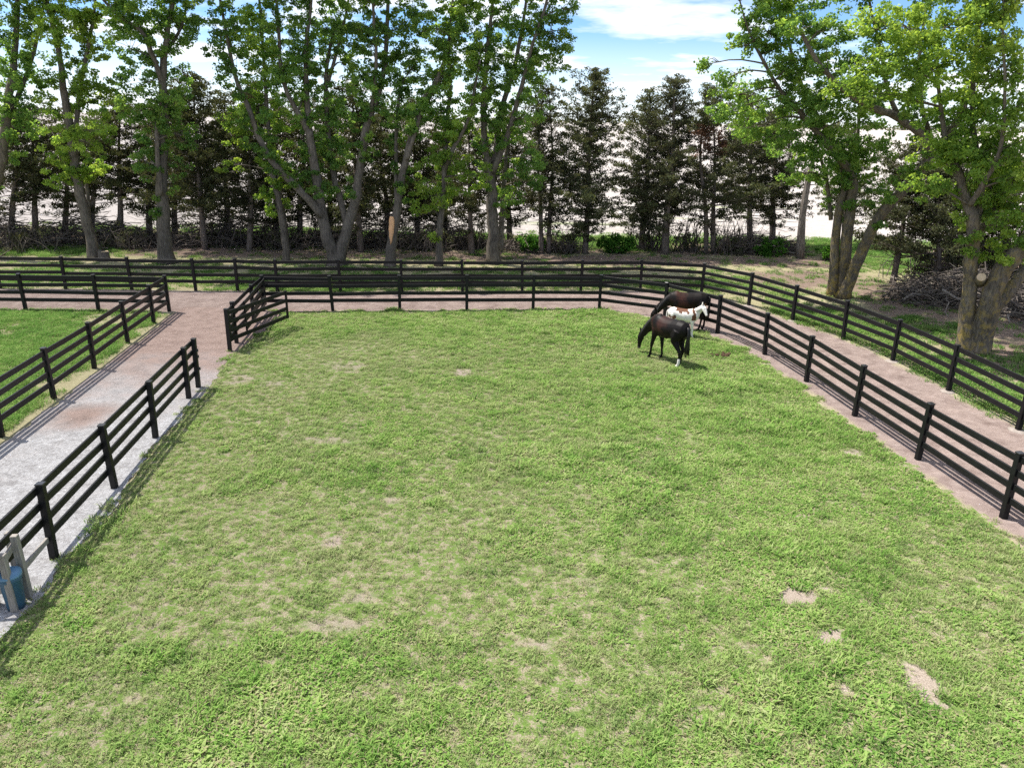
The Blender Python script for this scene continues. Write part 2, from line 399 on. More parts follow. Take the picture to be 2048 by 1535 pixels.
# ------------------------------------------------------------------ fence lines (photo pixels of post tops and bases -> ground points)
HP = 1.27
def post_at(tu, tv, bu=None, bv=None):
    a = gnd(tu, tv, HP)[:2] if tu is not None else None
    b = gnd(bu, bv)[:2] if bu is not None else None
    if a is None: return b
    if b is None: return a
    return (a + b) / 2
inner = [post_at(521, 551)] + [post_at(*p) for p in [(660.5,552,664,620.7),(798,552,799.7,618.6),(933.6,551,933.6,618.6),(1068,551,1066,617),(1203,551,1198,617),(1335,565),(1443,591,1434,666),(1538.7,626.6,1527,708.7),(1627,671.5,1611,764),(1728.7,729,1709,833.8),(1862,803.7,1835,921.7),(2042,905,2005,1036)]]
for _ in range(3): inner.append(2 * inner[-1] - inner[-2])
outer = [post_at(*p) for p in [(120,511.5,133,579.6),(253,513,264,581),(383,515.5,392,583),(469,516.5,475.5,582),(549.5,519,555,583),(677,520,681,582.6),(802,521,803.5,582),(924,520.5,925,582),(1045,523,1044,582),(1165,520.5,1161.5,581.5),(1285,522.5,1280,578),(1409,528,1403,587),(1505.5,546.5,1497,611),(1594.6,572,1585,640),(1698,601,1684.5,678.6),(1801.8,638,1784,724),(1918,688,1894.5,785),(None,None,2036,861)]]
outer = [2 * outer[0] - outer[1]] + outer
for _ in range(4): outer.append(2 * outer[-1] - outer[-2])
lane_r = [post_at(*p) for p in [(79.5,971,109.6,1113),(205.5,850.7,228,974.5),(296,764,312.6,873.5),(366,698,378,793.5),(385.7,678.7,397.7,773)]]
lane_r = [2 * lane_r[0] - lane_r[1]] + lane_r
lane_l = [post_at(*p) for p in [(None,None,4.3,872),(87,696,107.5,796),(175,645,189,735.4),(243,602,255,686),(298,569.6,307,646),(328.7,550.7,338.6,622.8)]]
lane_l = [2 * lane_l[0] - lane_l[1]] + lane_l
lback = [lane_l[-1]] + [post_at(*p) for p in [(185,548.7,198,622),(36.5,546.4,51.5,621)]]
lback.append(2 * lback[-1] - lback[-2])
gate_fence = [post_at(451.5,618,460,702), post_at(464,605.5,473,684), post_at(500.7,569.6), inner[0]]

def resample(P, step, smooth=0):
    P = np.asarray(P, float)
    if smooth:
        Q = P.copy()
        for _ in range(smooth):
            Q = np.concatenate([Q[:1], *[np.stack([.75 * a + .25 * b, .25 * a + .75 * b]) for a, b in zip(Q[:-1], Q[1:])], Q[-1:]])
        P = Q
    s = np.concatenate([[0], np.cumsum(np.linalg.norm(np.diff(P, axis=0), axis=1))])
    t = np.arange(0, s[-1], step)
    return np.stack([np.interp(t, s, P[:, 0]), np.interp(t, s, P[:, 1])], 1)
def offset(P, d):
    T = np.gradient(P, axis=0); T /= np.linalg.norm(T, axis=1)[:, None]
    return P + np.reshape(d, (-1, 1)) * np.stack([-T[:, 1], T[:, 0]], 1)
def wiggle(P, amp=.12):
    n = (fbm(P[:, 0], P[:, 1], 1.2, 5, 2) - .5) * 4 * amp + (rng.random(len(P)) - .5) * amp * .5
    return offset(P, n)
def inpoly(x, y, poly):
    x = np.asarray(x); y = np.asarray(y); c = np.zeros(x.shape, bool); n = len(poly); j = n - 1
    for i in range(n):
        xi, yi = poly[i]; xj, yj = poly[j]
        c ^= ((yi > y) != (yj > y)) & (x < (xj - xi) * (y - yi) / (yj - yi + 1e-12) + xi); j = i
    return c
def dist_line(x, y, P):
    d = np.full(np.shape(x), 1e9)
    for a, b in zip(P[:-1], P[1:]):
        ab = b - a; t = np.clip(((x - a[0]) * ab[0] + (y - a[1]) * ab[1]) / (ab @ ab), 0, 1)
        d = np.minimum(d, np.hypot(x - a[0] - t * ab[0], y - a[1] - t * ab[1]))
    return d

# ------------------------------------------------------------------ ground sheets
def struct(name, me, mat):
    o = mobj(name, me, mat); o['kind'] = 'structure'; return o
def grid(x0, x1, y0, y1, st):
    xs = np.arange(x0, x1 + st / 2, st); ys = np.arange(y0, y1 + st / 2, st)
    X, Y = np.meshgrid(xs, ys); n = len(xs); idx = np.arange(X.size).reshape(X.shape)
    F = np.stack([idx[:-1, :-1], idx[:-1, 1:], idx[1:, 1:], idx[1:, :-1]], -1).reshape(-1, 4)
    return X.ravel(), Y.ravel(), F
# tree line ground: grid near, reaching under everything
X, Y, F = grid(-90, 90, -20, 52, .5)
Z = np.full(X.shape, -.012)
me = mesh_np('ground', np.stack([X, Y, Z], 1), F)
dirt = np.clip(1 - np.abs(Y - 37.8 - (fbm(X, Y, .3, 3) - .5) * 2) / 2.4, 0, 1) * 1.2  # dirt band before the brush, widened to paint in the crowns' shade
px_r = np.clip(1 - np.hypot((X - 13.5) / 6, (Y - 33.5) / 3.5), 0, 1) * 1.1
dirt = np.maximum(dirt, px_r); dirt = np.maximum(dirt, np.clip((Y - 38.5) / 2, 0, .65) * (Y < 44)); dirt = np.maximum(dirt, np.clip((X - 12.8) / 2, 0, .7) * (Y < 33))
fattr(me, 'dirt', dirt, 'POINT')
struct('ground', me, M['ground'])
# field to the horizon
fv = [(-4000, 45.5, -.004), (4000, 45.5, -.004), (4000, 5000, -.004), (-4000, 5000, -.004)]
struct('field', mesh_np('field', fv, [(0, 1, 2, 3)]), M['field'])

# pasture sheet with bare spots
bare_spots = [(1590,1192,34,15),(1655,1270,36,17),(1845,1365,30,38),(1655,1178,16,7),(670,1083,20,14),(1690,1375,22,16),(925,745,22,9),(1705,905,30,14),(1390,1420,18,12),(560,865,20,9),(700,735,60,12),(880,930,30,9),(720,1195,40,14),(650,1250,70,25),(1075,1290,50,14),(1190,1110,25,10),(1340,1260,30,12),(540,770,40,10),(760,1000,40,12),(1180,1165,30,20),(480,760,40,14),(1490,1290,20,10),(1270,1345,30,12),(660,880,50,10),(1440,712,22,7)]
_in = np.array(inner); _in = offset(_in, -.12 - .28 * np.clip((_in[:, 0] - 3) / 4, 0, 1)); _in[0] = inner[0]
pasture_poly = [*_in] + [inner[-1] + np.array([.3, -15]), np.array([-3.5, -15]), np.array([-5.6, 5.2]), gnd(0, 1272)[:2], gnd(77, 1190)[:2], gnd(129, 1121)[:2], gnd(215, 1018)[:2], gnd(275, 932)[:2], gnd(344, 850)[:2], gnd(430, 757)[:2], gnd(455, 712)[:2], gnd(505, 680)[:2], gnd(545, 650)[:2], gnd(570, 628)[:2]]
X, Y, F = grid(-9.5, 10.4, -2, 28.2, .1)
cx = X[F].mean(1); cy = Y[F].mean(1)
wx = (fbm(cx, cy, 2.5, 4, 3) - .5) * .9; wy = (fbm(cx, cy, 2.5, 4, 8) - .5) * .9
keep = inpoly(cx + wx, cy + wy, pasture_poly)
F = F[keep]; used = np.unique(F); rm = np.full(len(X), -1); rm[used] = np.arange(len(used))
X, Y = X[used], Y[used]; F = rm[F]
spots = []
for u, v, ru, rv in bare_spots:
    c = gnd(u, v); e = gnd(u + ru, v); f = gnd(u, v - rv); spots.append((c[0], c[1], abs(e[0] - c[0]) + .01, abs(f[1] - c[1]) + .01))
def bare(x, y):
    b = np.zeros(np.shape(x))
    w = (fbm(x, y, 3.0, 3, 9) - .5) * 1.1 + (fbm(x, y, 11.0, 2, 19) - .5) * .8
    for i, (a, c, rx, ry) in enumerate(spots):
        s = 1.0 if i < 3 else (.6 if i < 8 else .33)
        b = np.maximum(b, np.clip(((1.42 if i < 3 else 1.25) - np.hypot((x - a) / rx, (y - c) / ry) + w) * 1.2, 0, 1) * s)
    return b
def lush(x, y):
    """0 thin and dry .. 1 thick and green"""
    big = fbm(x, y, .28, 3, 21); mid = fbm(x, y, 1.3, 3, 4)
    l = .58 + (big - .5) * 1.0 + (mid - .5) * .75 + (fbm(x, y, 6.5, 2, 61) - .5) * 1.1
    l = l + .17 * np.clip((x + .5) / 4, -1, 1) + .16 * np.clip((y - 19) / 5, -.4, 1) - .22 * np.exp(-(((x + 4) / 3.2) ** 2 + ((y - 18.5) / 3) ** 2)) - .16 * np.exp(-(((x + 3.2) / 2.6) ** 2 + ((y - 10) / 3) ** 2))
    dr = dist_line(x, y, inner[6:]); l = l - .45 * np.clip(1 - dr / .8, 0, 1)
    l = l - 1.1 * bare(x, y)
    return np.clip(l, 0, 1)
me = mesh_np('pasture', np.stack([X, Y, np.full(len(X), .004)], 1), F)
fattr(me, 'bare', np.clip(bare(X, Y) + np.clip(.2 - lush(X, Y), 0, .3) * .9, 0, 1), 'POINT')
struct('pasture', me, M['pasture'])

def strip(name, A, B, mat, z, ncross=9, attr=None):
    n = min(len(A), len(B)); 
    ia = np.linspace(0, len(A) - 1, max(len(A), len(B))).round().astype(int); ib = np.linspace(0, len(B) - 1, max(len(A), len(B))).round().astype(int)
    A, B = A[ia], B[ib]; n = len(A)
    t = np.linspace(0, 1, ncross)
    V = A[None] * (1 - t)[:, None, None] + B[None] * t[:, None, None]
    V = np.concatenate([V, np.full((*V.shape[:2], 1), z)], -1).reshape(-1, 3)
    idx = np.arange(ncross * n).reshape(ncross, n)
    F = np.stack([idx[:-1, :-1], idx[:-1, 1:], idx[1:, 1:], idx[1:, :-1]], -1).reshape(-1, 4)
    me = mesh_np(name, V, F)
    e = np.repeat(np.abs(t - .5) * 2, n)
    fattr(me, 'edge', np.clip((e - .72) / .28, 0, 1), 'POINT')
    return struct(name, me, mat), V
# dirt track round the paddock between the two fences
ti = np.array(list(lback[::-1]) + inner)
to = np.array(outer)
A_ = resample(ti, .12, 2); A = wiggle(offset(A_, -.24 - .30 * np.clip((A_[:, 0] - 3) / 4, 0, 1)), .10); B = wiggle(offset(resample(to, .12, 2), .22), .14)
strip('dirt_track', A, B, M['track'], 0.0, 11)
# gravel lane between the two paddocks
GL = np.array([[-10.2, 2.0], [-10.75, 10], *[p for p in lane_l[1:]], [-12.2, 26.2]])
GR = np.array([[-4.6, 2.0], [-5.6, 5.2], gnd(0, 1272)[:2], gnd(77, 1190)[:2], gnd(129, 1121)[:2], gnd(215, 1018)[:2], gnd(275, 932)[:2], gnd(344, 850)[:2], gnd(430, 757)[:2], gnd(455, 715)[:2], gnd(500, 682)[:2], gnd(545, 650)[:2], gnd(585, 626)[:2], [-6.9, 26.2]])
A = wiggle(offset(resample(GL, .1, 1), -.22), .10); B = wiggle(offset(resample(GR, .1, 1), -.02), .10)
go, V = strip('gravel_lane', A, B, M['gravel'], .008, 41)
gx, gy = V[:, 0], V[:, 1]
d = np.clip((gy - 15.5) / 6.0, 0, 1) * .85
d = np.maximum(d, np.clip(1 - dist_line(gx, gy, lane_l) / 1.5, 0, 1) * np.clip((gy - 11) / 6, 0, 1) * .55)
sp = gnd(165, 830); d = np.maximum(d, np.clip(1.2 - np.hypot((gx - sp[0]) / 1.0, (gy - sp[1]) / .95), 0, 1) * .8)
sp = gnd(330, 705); d = np.maximum(d, np.clip(1.2 - np.hypot((gx - sp[0]) / 1.2, (gy - sp[1]) / .6), 0, 1) * .55)
a_ = go.data.attributes.new('dirt', 'FLOAT', 'POINT'); a_.data.foreach_set('value', d.astype(np.float32))

# ------------------------------------------------------------------ grass (uncountable): tufts instanced on scattered points
def tuft(name, nb, h0, h1, spread, wid, dry, lean, mat):
    V = []; Fc = []; v = []
    for i in range(nb):
        a = rng.random() * 6.283; r = spread * math.sqrt(rng.random()); p = np.array([r * math.cos(a), r * math.sin(a), -.004])
        h = h0 + (h1 - h0) * rng.random(); b = rng.random() * 6.283; ln = lean * (.4 + rng.random()) * h
        out = np.array([math.cos(b), math.sin(b), 0]); sd_ = np.array([-math.sin(b), math.cos(b), 0]) * wid * (.6 + .8 * rng.random())
        k = len(V)
        m_ = p + out * ln * .35 + np.array([0, 0, h * .62]); t_ = p + out * ln + np.array([0, 0, h * (1 - .25 * lean * rng.random())])
        V += [p - sd_ * .7, p + sd_ * .7, m_ + sd_, m_ - sd_, t_]
        Fc += [(k, k + 1, k + 2, k + 3), (k + 3, k + 2, k + 4)]
        dv = (.75 + .25 * rng.random()) if rng.random() < dry else .12 * rng.random()
        v += [dv, dv]
    me = bpy.data.meshes.new(name); me.from_pydata([tuple(x) for x in V], [], Fc); me.update(); fattr(me, 'v', v)
    me.materials.append(mat)
    return bpy.data.objects.new(name, me)          # kept out of the scene: only a source for the scatter
def scatter(name, pts, rot, scl, idx, sources, label, cat, dry=None):
    me = bpy.data.meshes.new(name); me.vertices.add(len(pts)); me.vertices.foreach_set('co', np.asarray(pts, np.float32).ravel())
    fattr(me, 'rot', rot, 'POINT'); fattr(me, 'scl', scl, 'POINT'); fattr(me, 'dry', np.zeros(len(pts)) if dry is None else dry, 'POINT')
    a = me.attributes.new('pick', 'INT', 'POINT'); a.data.foreach_set('value', np.asarray(idx, np.int32)); me.update()
    o = bpy.data.objects.new(name, me); C.objects.link(o); tag(o, label, cat, kind='stuff')
    ng = bpy.data.node_groups.new(name, 'GeometryNodeTree')
    ng.interface.new_socket('Geometry', in_out='INPUT', socket_type='NodeSocketGeometry'); ng.interface.new_socket('Geometry', in_out='OUTPUT', socket_type='NodeSocketGeometry')
    nn = ng.nodes.new; gi = nn('NodeGroupInput'); goN = nn('NodeGroupOutput'); L = ng.links.new
    jn = nn('GeometryNodeJoinGeometry')
    for s in sources:
        oi = nn('GeometryNodeObjectInfo'); oi.inputs['Object'].default_value = s; oi.inputs['As Instance'].default_value = True
        L(oi.outputs['Geometry'], jn.inputs[0])
    ip = nn('GeometryNodeInstanceOnPoints'); L(gi.outputs[0], ip.inputs['Points']); L(jn.outputs[0], ip.inputs['Instance']); ip.inputs['Pick Instance'].default_value = True
    def nat(nm, ty):
        q = nn('GeometryNodeInputNamedAttribute'); q.data_type = ty; q.inputs['Name'].default_value = nm; return q.outputs['Attribute']
    L(nat('pick', 'INT'), ip.inputs['Instance Index'])
    cx_ = nn('ShaderNodeCombineXYZ'); L(nat('rot', 'FLOAT'), cx_.inputs[2]); L(cx_.outputs[0], ip.inputs['Rotation']); L(nat('scl', 'FLOAT'), ip.inputs['Scale'])
    L(ip.outputs[0], goN.inputs[0])
    md = o.modifiers.new('scatter', 'NODES'); md.node_group = ng
    return o
lush_t = [tuft('tuft', 35, .025, .09, .085, .0040, .13, 1.0, M['grass']) for _ in range(3)]
thin_t = [tuft('tuft', 17, .02, .055, .085, .0042, .42, 1.1, M['grass']) for _ in range(3)]
clov_t = [tuft('tuft', 22, .02, .045, .08, .0085, .04, 1.3, M['grass']) for _ in range(2)]
def scatter_zone(n, x0, x1, y0, y1, mask):
    x = x0 + (x1 - x0) * rng.random(n); y = y0 + (y1 - y0) * rng.random(n); k = mask(x, y); return x[k], y[k]
def in_view(x, y, m=60):
    z = y * FW[1] + (0 - CAMH) * FW[2]
    u = 1024 + FPX * (x * RX[0] + y * RX[1] - CAMH * RX[2]) / z; v = 767.5 - FPX * (x * UY[0] + y * UY[1] - CAMH * UY[2]) / z
    return (u > -m * 3) & (u < 2048 + m * 7) & (v < 1535 + m * 4)
px, py = scatter_zone(125000, -9.5, 10, 4.5, 28, lambda x, y: in_view(x, y) & inpoly(x + (vnoise(x, y, 4) - .5) * .5, y + (vnoise(x, y, 4, 7) - .5) * .5, pasture_poly))
lu = lush(px, py); k = rng.random(len(px)) < np.clip(.32 - bare(px, py) * .32, .03, 1) + .60 * np.clip(lu * 1.15, 0, 1) ** 1.2
px, py, lu = px[k], py[k], lu[k]
kind = np.where(rng.random(len(px)) < np.clip(lu * 1.5 - .35, 0, 1), rng.integers(0, 3, len(px)), rng.integers(3, 6, len(px)))
cl = (fbm(px, py, .9, 3, 31) > .56) & (rng.random(len(px)) < .6); kind = np.where(cl, rng.integers(6, 8, len(px)), kind)
scatter('pasture_grass', np.stack([px, py, np.full(len(px), .004)], 1), rng.random(len(px)) * 6.28, (.5 + .85 * rng.random(len(px))) * (.72 + .45 * lu) * (1 + .5 * np.clip((fbm(px, py, .55, 3, 91) - .52) * 6, 0, 1) * lu), kind, lush_t + thin_t + clov_t, 'short patchy green grass covering the horse paddock', 'grass', np.clip(.62 - lu * .9 + .25 * np.clip((fbm(px, py, .4, 3, 44) - .5) * 4, 0, 1), 0, .8))
# left paddock, verges and tree-line grass
vl = [tuft('tuft', 60, .04, .10, .16, .005, .08, .9, M['verge_grass']) for _ in range(3)]; vt = [tuft('tuft', 26, .03, .08, .16, .005, .35, 1.1, M['verge_grass']) for _ in range(2)]
left_poly = [*lback[:], np.array([-30, 25]), np.array([-30, 5]), np.array([-10.3, 5]), *lane_l[1:]]
left_poly = [lback[0], *lback[1:], np.array([-25, 24.8]), np.array([-25, 8]), lane_l[0], *lane_l[1:]]
px, py = scatter_zone(60000, -22, -10.5, 8, 25.6, lambda x, y: in_view(x, y) & inpoly(x, y, left_poly))
l2 = .40 + (fbm(px, py, .5, 3, 5) - .5) * 1.6 + (fbm(px, py, 1.8, 3, 6) - .5) * 1.2 - .6 * np.clip(1 - dist_line(px, py, lane_l) / .55, 0, 1)
k = rng.random(len(px)) < np.clip(l2, .04, 1); px, py = px[k], py[k]
kd = np.where(rng.random(len(px)) < .75, rng.integers(0, 3, len(px)), rng.integers(3, 5, len(px)))
scatter('side_paddock_grass', np.stack([px, py, np.full(len(px), -.008)], 1), rng.random(len(px)) * 6.28, .7 + .6 * rng.random(len(px)), kd, vl + vt, 'green grass with dry patches in the small paddock left of the lane', 'grass')
out_poly = [*outer, np.array([60, 10]), np.array([60, 60]), np.array([-60, 60]), np.array([-60, 28])]
def vmask(x, y):
    return in_view(x, y) & inpoly(x, y, out_poly)
px, py = scatter_zone(150000, -30, 32, 14, 47, vmask)
g1 = fbm(px, py, .35, 3, 12) + (fbm(px, py, 1.5, 3, 17) - .5) * .6
do = dist_line(px, py, outer)
p_ = np.clip((g1 - .42) * 4, 0, 1) * np.clip(1.5 - do / 4.0, 0, 1)
strip_r = np.clip(1.5 - np.abs(do - 1.3) / .9, 0, 1) * (px > 9.5) * (py < 28); p_ = np.maximum(p_, strip_r * .85)
p_ = np.maximum(p_, np.clip(1 - np.abs(py - 31.2) / 2.2, 0, 1) * (px < 9) * np.clip((g1 - .36) * 4, .3, 1))
p_ = np.where(py > 38, p_ * .4, p_); p_ = np.maximum(p_, ((py > 43.5) & (py < 45.5)) * np.clip((fbm(px, py, .2, 2, 77) - .5) * 5, 0, .8))
for u, v, rx_, ry_ in [(1745, 510, 2.2, 4.0), (1230, 488, 2.2, 1.6), (560, 470, 3, 2.0), (40, 500, 4, 1.2)]:
    c = gnd(u, v); p_ = np.maximum(p_, np.clip(1.6 - np.hypot((px - c[0]) / rx_, (py - c[1]) / ry_), 0, 1))
p_ = p_ + .06
k = rng.random(len(px)) < p_ * np.where(py > 36, .5, .75); px, py = px[k], py[k]
kd = np.where(rng.random(len(px)) < .7, rng.integers(0, 3, len(px)), rng.integers(3, 5, len(px)))
scatter('verge_grass', np.stack([px, py, np.full(len(px), -.01)], 1), rng.random(len(px)) * 6.28, (.8 + .9 * rng.random(len(px))) * np.where(py > 40, 1.4, 1.0), kd, vl + vt, 'patchy grass on the verge between the outer fence and the tree line', 'grass')

# ------------------------------------------------------------------ fences
RAILZ = (1.165, .905, .635, .365); RH = .0625; RT = .019
post_me = bevel_box('post', (.053, .053, HP / 2 + .1), .006); post_me.materials.append(M['black'])
cap_me = bevel_box('cap', (.061, .061, .014), .006); cap_me.materials.append(M['cap'])
def foot_mesh():
    bm = bmesh.new(); n = 14; ring = []
    c = bm.verts.new((0, 0, .03))
    r1 = [bm.verts.new((math.cos(i / n * 6.283) * .12, math.sin(i / n * 6.283) * .12, .022)) for i in range(n)]
    r2 = [bm.verts.new((math.cos(i / n * 6.283) * (.19 + .06 * random.random()), math.sin(i / n * 6.283) * (.17 + .05 * random.random()), -.004)) for i in range(n)]
    for i in range(n):
        bm.faces.new((c, r1[i], r1[(i + 1) % n])); bm.faces.new((r1[i], r2[i], r2[(i + 1) % n], r1[(i + 1) % n]))
    me = bpy.data.meshes.new('footing'); bm.to_mesh(me); bm.free(); me.materials.append(M['concrete']); return me
foot_me = foot_mesh()
def rail(parent, a, b, z0, z1, h=RH, t=RT, mat=None, name='rail', org=None):
    a = np.array([a[0], a[1], z0]); b = np.array([b[0], b[1], z1]); d = b - a; L_ = np.linalg.norm(d)
    me = bevel_box(name, (L_ / 2, t, h), .005); me.materials.append(mat or M['black'])
    o = mobj(name, me, None, parent)
    q = Vector(d).to_track_quat('X', 'Z'); o.rotation_mode = 'QUATERNION'; o.rotation_quaternion = q
    m = (a + b) / 2 - (np.array([*org, 0]) if org is not None else 0); o.location = m
    return o
def post(parent, p, org, foot=False, lean=.017, hp=HP, z=0):
    o = mobj('post', post_me, None, parent)
    o.location = (p[0] - org[0], p[1] - org[1], hp / 2 - .1 + z); o.rotation_euler = (rng.normal() * lean, rng.normal() * lean, 0)
    c = mobj('cap', cap_me, None, o); c.location = (0, 0, HP / 2 + .1 + .006)
    if foot:
        f = mobj('footing', foot_me, None, o); f.location = (0, 0, -(hp / 2 - .1 + z) + .006); f.rotation_euler = (0, 0, random.random() * 6)
    return o
def fence(P, label, foot=(), off=0.0, yaw=True, zs=RAILZ, skip_posts=(), rails_for=None):
    org = P[0]
    e = empty('rail_fence', (org[0], org[1], 0)); tag(e, label, 'fence', 'black four rail paddock fences')
    P = [np.asarray(p) for p in P]
    for i, p in enumerate(P):
        if i not in skip_posts:
            o = post(e, p, org, i in foot)
            d = (P[min(i + 1, len(P) - 1)] - P[max(i - 1, 0)]); o.rotation_euler[2] = math.atan2(d[1], d[0])
    for i in range(len(P) - 1):
        d = (P[i + 1] - P[i]) / np.linalg.norm(P[i + 1] - P[i]); nrm = np.array([-d[1], d[0]]) * off
        z_ = rails_for(i) if rails_for else zs
        for z in z_:
            j = rng.normal(size=2) * .011
            a = P[i] + nrm + (d * .05 if not off else 0); b = P[i + 1] + nrm - (d * .05 if not off else 0)
            rail(e, a, b, z + j[0], z + j[1], org=org)
    return e
fence(inner, 'black four-rail fence along the back and right edge of the horse paddock')
fence(outer, 'black four-rail outer perimeter fence between the dirt track and the trees', foot=(13, 14, 16, 17, 18))
fence(lane_l, 'black four-rail fence on the left side of the white gravel lane')
fence(lback[1:] if False else [lback[0], *lback[1:]], 'black four-rail fence at the back of the small left paddock', skip_posts=(0,))
fr = fence(lane_r, 'black four-rail fence on the right side of the white gravel lane beside the lawn', off=.062, rails_for=lambda i: RAILZ[:3] if i == 0 else RAILZ)
# hinge straps left on the last post of the lane fence
ep = lane_r[-1]
for z in (.98, .82, .50):
    hb = MB(); hb.box((.075, 0, 0), (.022, .02, .035)); h = mobj('hinge', hb.mesh('hinge'), M['steel'], fr); h.location = (ep[0] - lane_r[0][0], ep[1] - lane_r[0][1], z)
fence(gate_fence, 'short black four-rail fence from the open gates to the paddock corner', skip_posts=(3,))
def gate(hinge, end, label, brace=True, z0=.28, z1=1.2):
    e = empty('farm_gate', (hinge[0], hinge[1], 0)); tag(e, label, 'gate', 'black four rail farm gates')
    d = (end - hinge) / np.linalg.norm(end - hinge)
    a = hinge + d * .09
    for i in range(4):
        z = z0 + .0625 + (z1 - z0 - .125) * i / 3
        rail(e, a + d * .04, end - d * .04, z, z, .058, .018, org=hinge)
    for p in (a, end):
        me = bevel_box('upright', (.036, .026, (z1 - z0) / 2 + .004), .005); me.materials.append(M['black'])
        o = mobj('upright', me, None, e); o.location = (p[0] - hinge[0], p[1] - hinge[1], (z0 + z1) / 2); o.rotation_euler = (0, 0, math.atan2(d[1], d[0]))
    for z in (z0 + .12, z1 - .12):
        hb = MB(); hb.box((.06, 0, 0), (.05, .014, .03)); h = mobj('hinge', hb.mesh('hinge'), M['steel'], e); h.location = (0, 0, z); h.rotation_euler = (0, 0, math.atan2(d[1], d[0]))
    return e
gate(gate_fence[0], gnd(571, 581, 1.2)[:2], 'black farm gate swung open over the grass, its free end pointing right')
gc = inner[0]; ge = gnd(480, 602, 1.2)[:2] + np.array([.12, 0])
gate(gc + np.array([.13, -.05]), ge, 'black farm gate folded back against the short fence by the paddock corner')

# ------------------------------------------------------------------ grey timber pen and blue bins, lower left
pb = gnd(58, 1194)[:2]; pa = gnd(31, 1222)[:2]
e = empty('wooden_pen', (pa[0], pa[1], 0)); tag(e, 'weathered grey timber pen standing beside the blue bins', 'pen')
def wpost(p, h, name='post', w=(.045, .042)):
    me = bevel_box(name, (w[0], w[1], h / 2 + .06), .006); me.materials.append(M['grey_wood'])
    o = mobj(name, me, None, e); o.location = (p[0] - pa[0], p[1] - pa[1], h / 2 - .06); o.rotation_euler = (rng.normal() * .01, rng.normal() * .01, .15); return o
wpost(pb, 1.02); wpost(pa, .92)
pc = pb + np.array([-.22, .18]); wpost(pc, .95)
pd_ = pa + np.array([-.34, .12]); wpost(pd_, .62, w=(.05, .022))
rail(e, pa + np.array([-.02, .06]), pb + np.array([-.07, .02]), .80, .84, .05, .02, M['grey_wood'], org=pa)
b0 = lane_r[1]
rail(e, pb + np.array([-.06, 0]), b0 + np.array([-.02, -.05]), .40, .36, .045, .02, M['grey_wood'], org=pa)
rail(e, pa + np.array([-.03, .04]), pa + np.array([-.9, -.1]), .33, .30, .05, .02, M['grey_wood'], org=pa)
rail(e, pa + np.array([-.03, .04]), pa + np.array([-.9, -.1]), .80, .78, .05, .02, M['grey_wood'], org=pa)
def bin_(p, rz, label, s=1.0):
    e = empty('waste_bin', (p[0], p[1], .008), rz); tag(e, label, 'bin', 'blue plastic bins'); e.scale = (s, s, s)
    bm = MB(); n = 20
    def ring(rx, ry, z, k=2.6):
        a = np.arange(n) * 2 * math.pi / n; c, s_ = np.cos(a), np.sin(a)
        return np.stack([np.sign(c) * np.abs(c) ** (2 / k) * rx, np.sign(s_) * np.abs(s_) ** (2 / k) * ry, np.full(n, z)], 1)
    def loft(rs, capt=True):
        m = MB(); V = np.concatenate(rs); F = [(i * n + j, i * n + (j + 1) % n, (i + 1) * n + (j + 1) % n, (i + 1) * n + j) for i in range(len(rs) - 1) for j in range(n)]
        V = np.concatenate([V, [rs[0].mean(0)], [rs[-1].mean(0)]]); c0 = len(rs) * n
        F += [(c0, (j + 1) % n, j, j) for j in range(n)] + [(c0 + 1, (len(rs) - 1) * n + j, (len(rs) - 1) * n + (j + 1) % n, (len(rs) - 1) * n + (j + 1) % n) for j in range(n)]
        m.add(V, F); return m
    mobj('body', loft([ring(.115, .11, 0), ring(.12, .115, .1), ring(.14, .135, .44), ring(.152, .147, .46), ring(.152, .147, .50), ring(.145, .14, .505)]).mesh('body', True), M['bin_blue'], e)
    mobj('lid', loft([ring(.156, .151, .507), ring(.158, .153, .53), ring(.145, .14, .56), ring(.105, .10, .59), ring(.05, .045, .605)]).mesh('lid', True), M['lid_blue'], e)
    m = MB(); m.tube([(.13, -.05, .40), (.16, -.05, .40), (.16, .05, .40), (.13, .05, .40)], [.008] * 4, 6); mobj('handle', m.mesh('handle'), M['dark'], e)
    for y in (-.07, .07):
        m = MB(); m.tube([(.11, y - .015, .035), (.11, y + .015, .035)], [.035, .035], 12); mobj('wheel', m.mesh('wheel'), M['dark'], e)
    return e
bin_(gnd(34, 1213)[:2], 2.0, 'blue lidded plastic bin between the two grey timber posts', 1.0)
bin_(gnd(-20, 1214)[:2], 2.2, 'blue plastic bin cut by the left edge of the picture behind the timber pen')

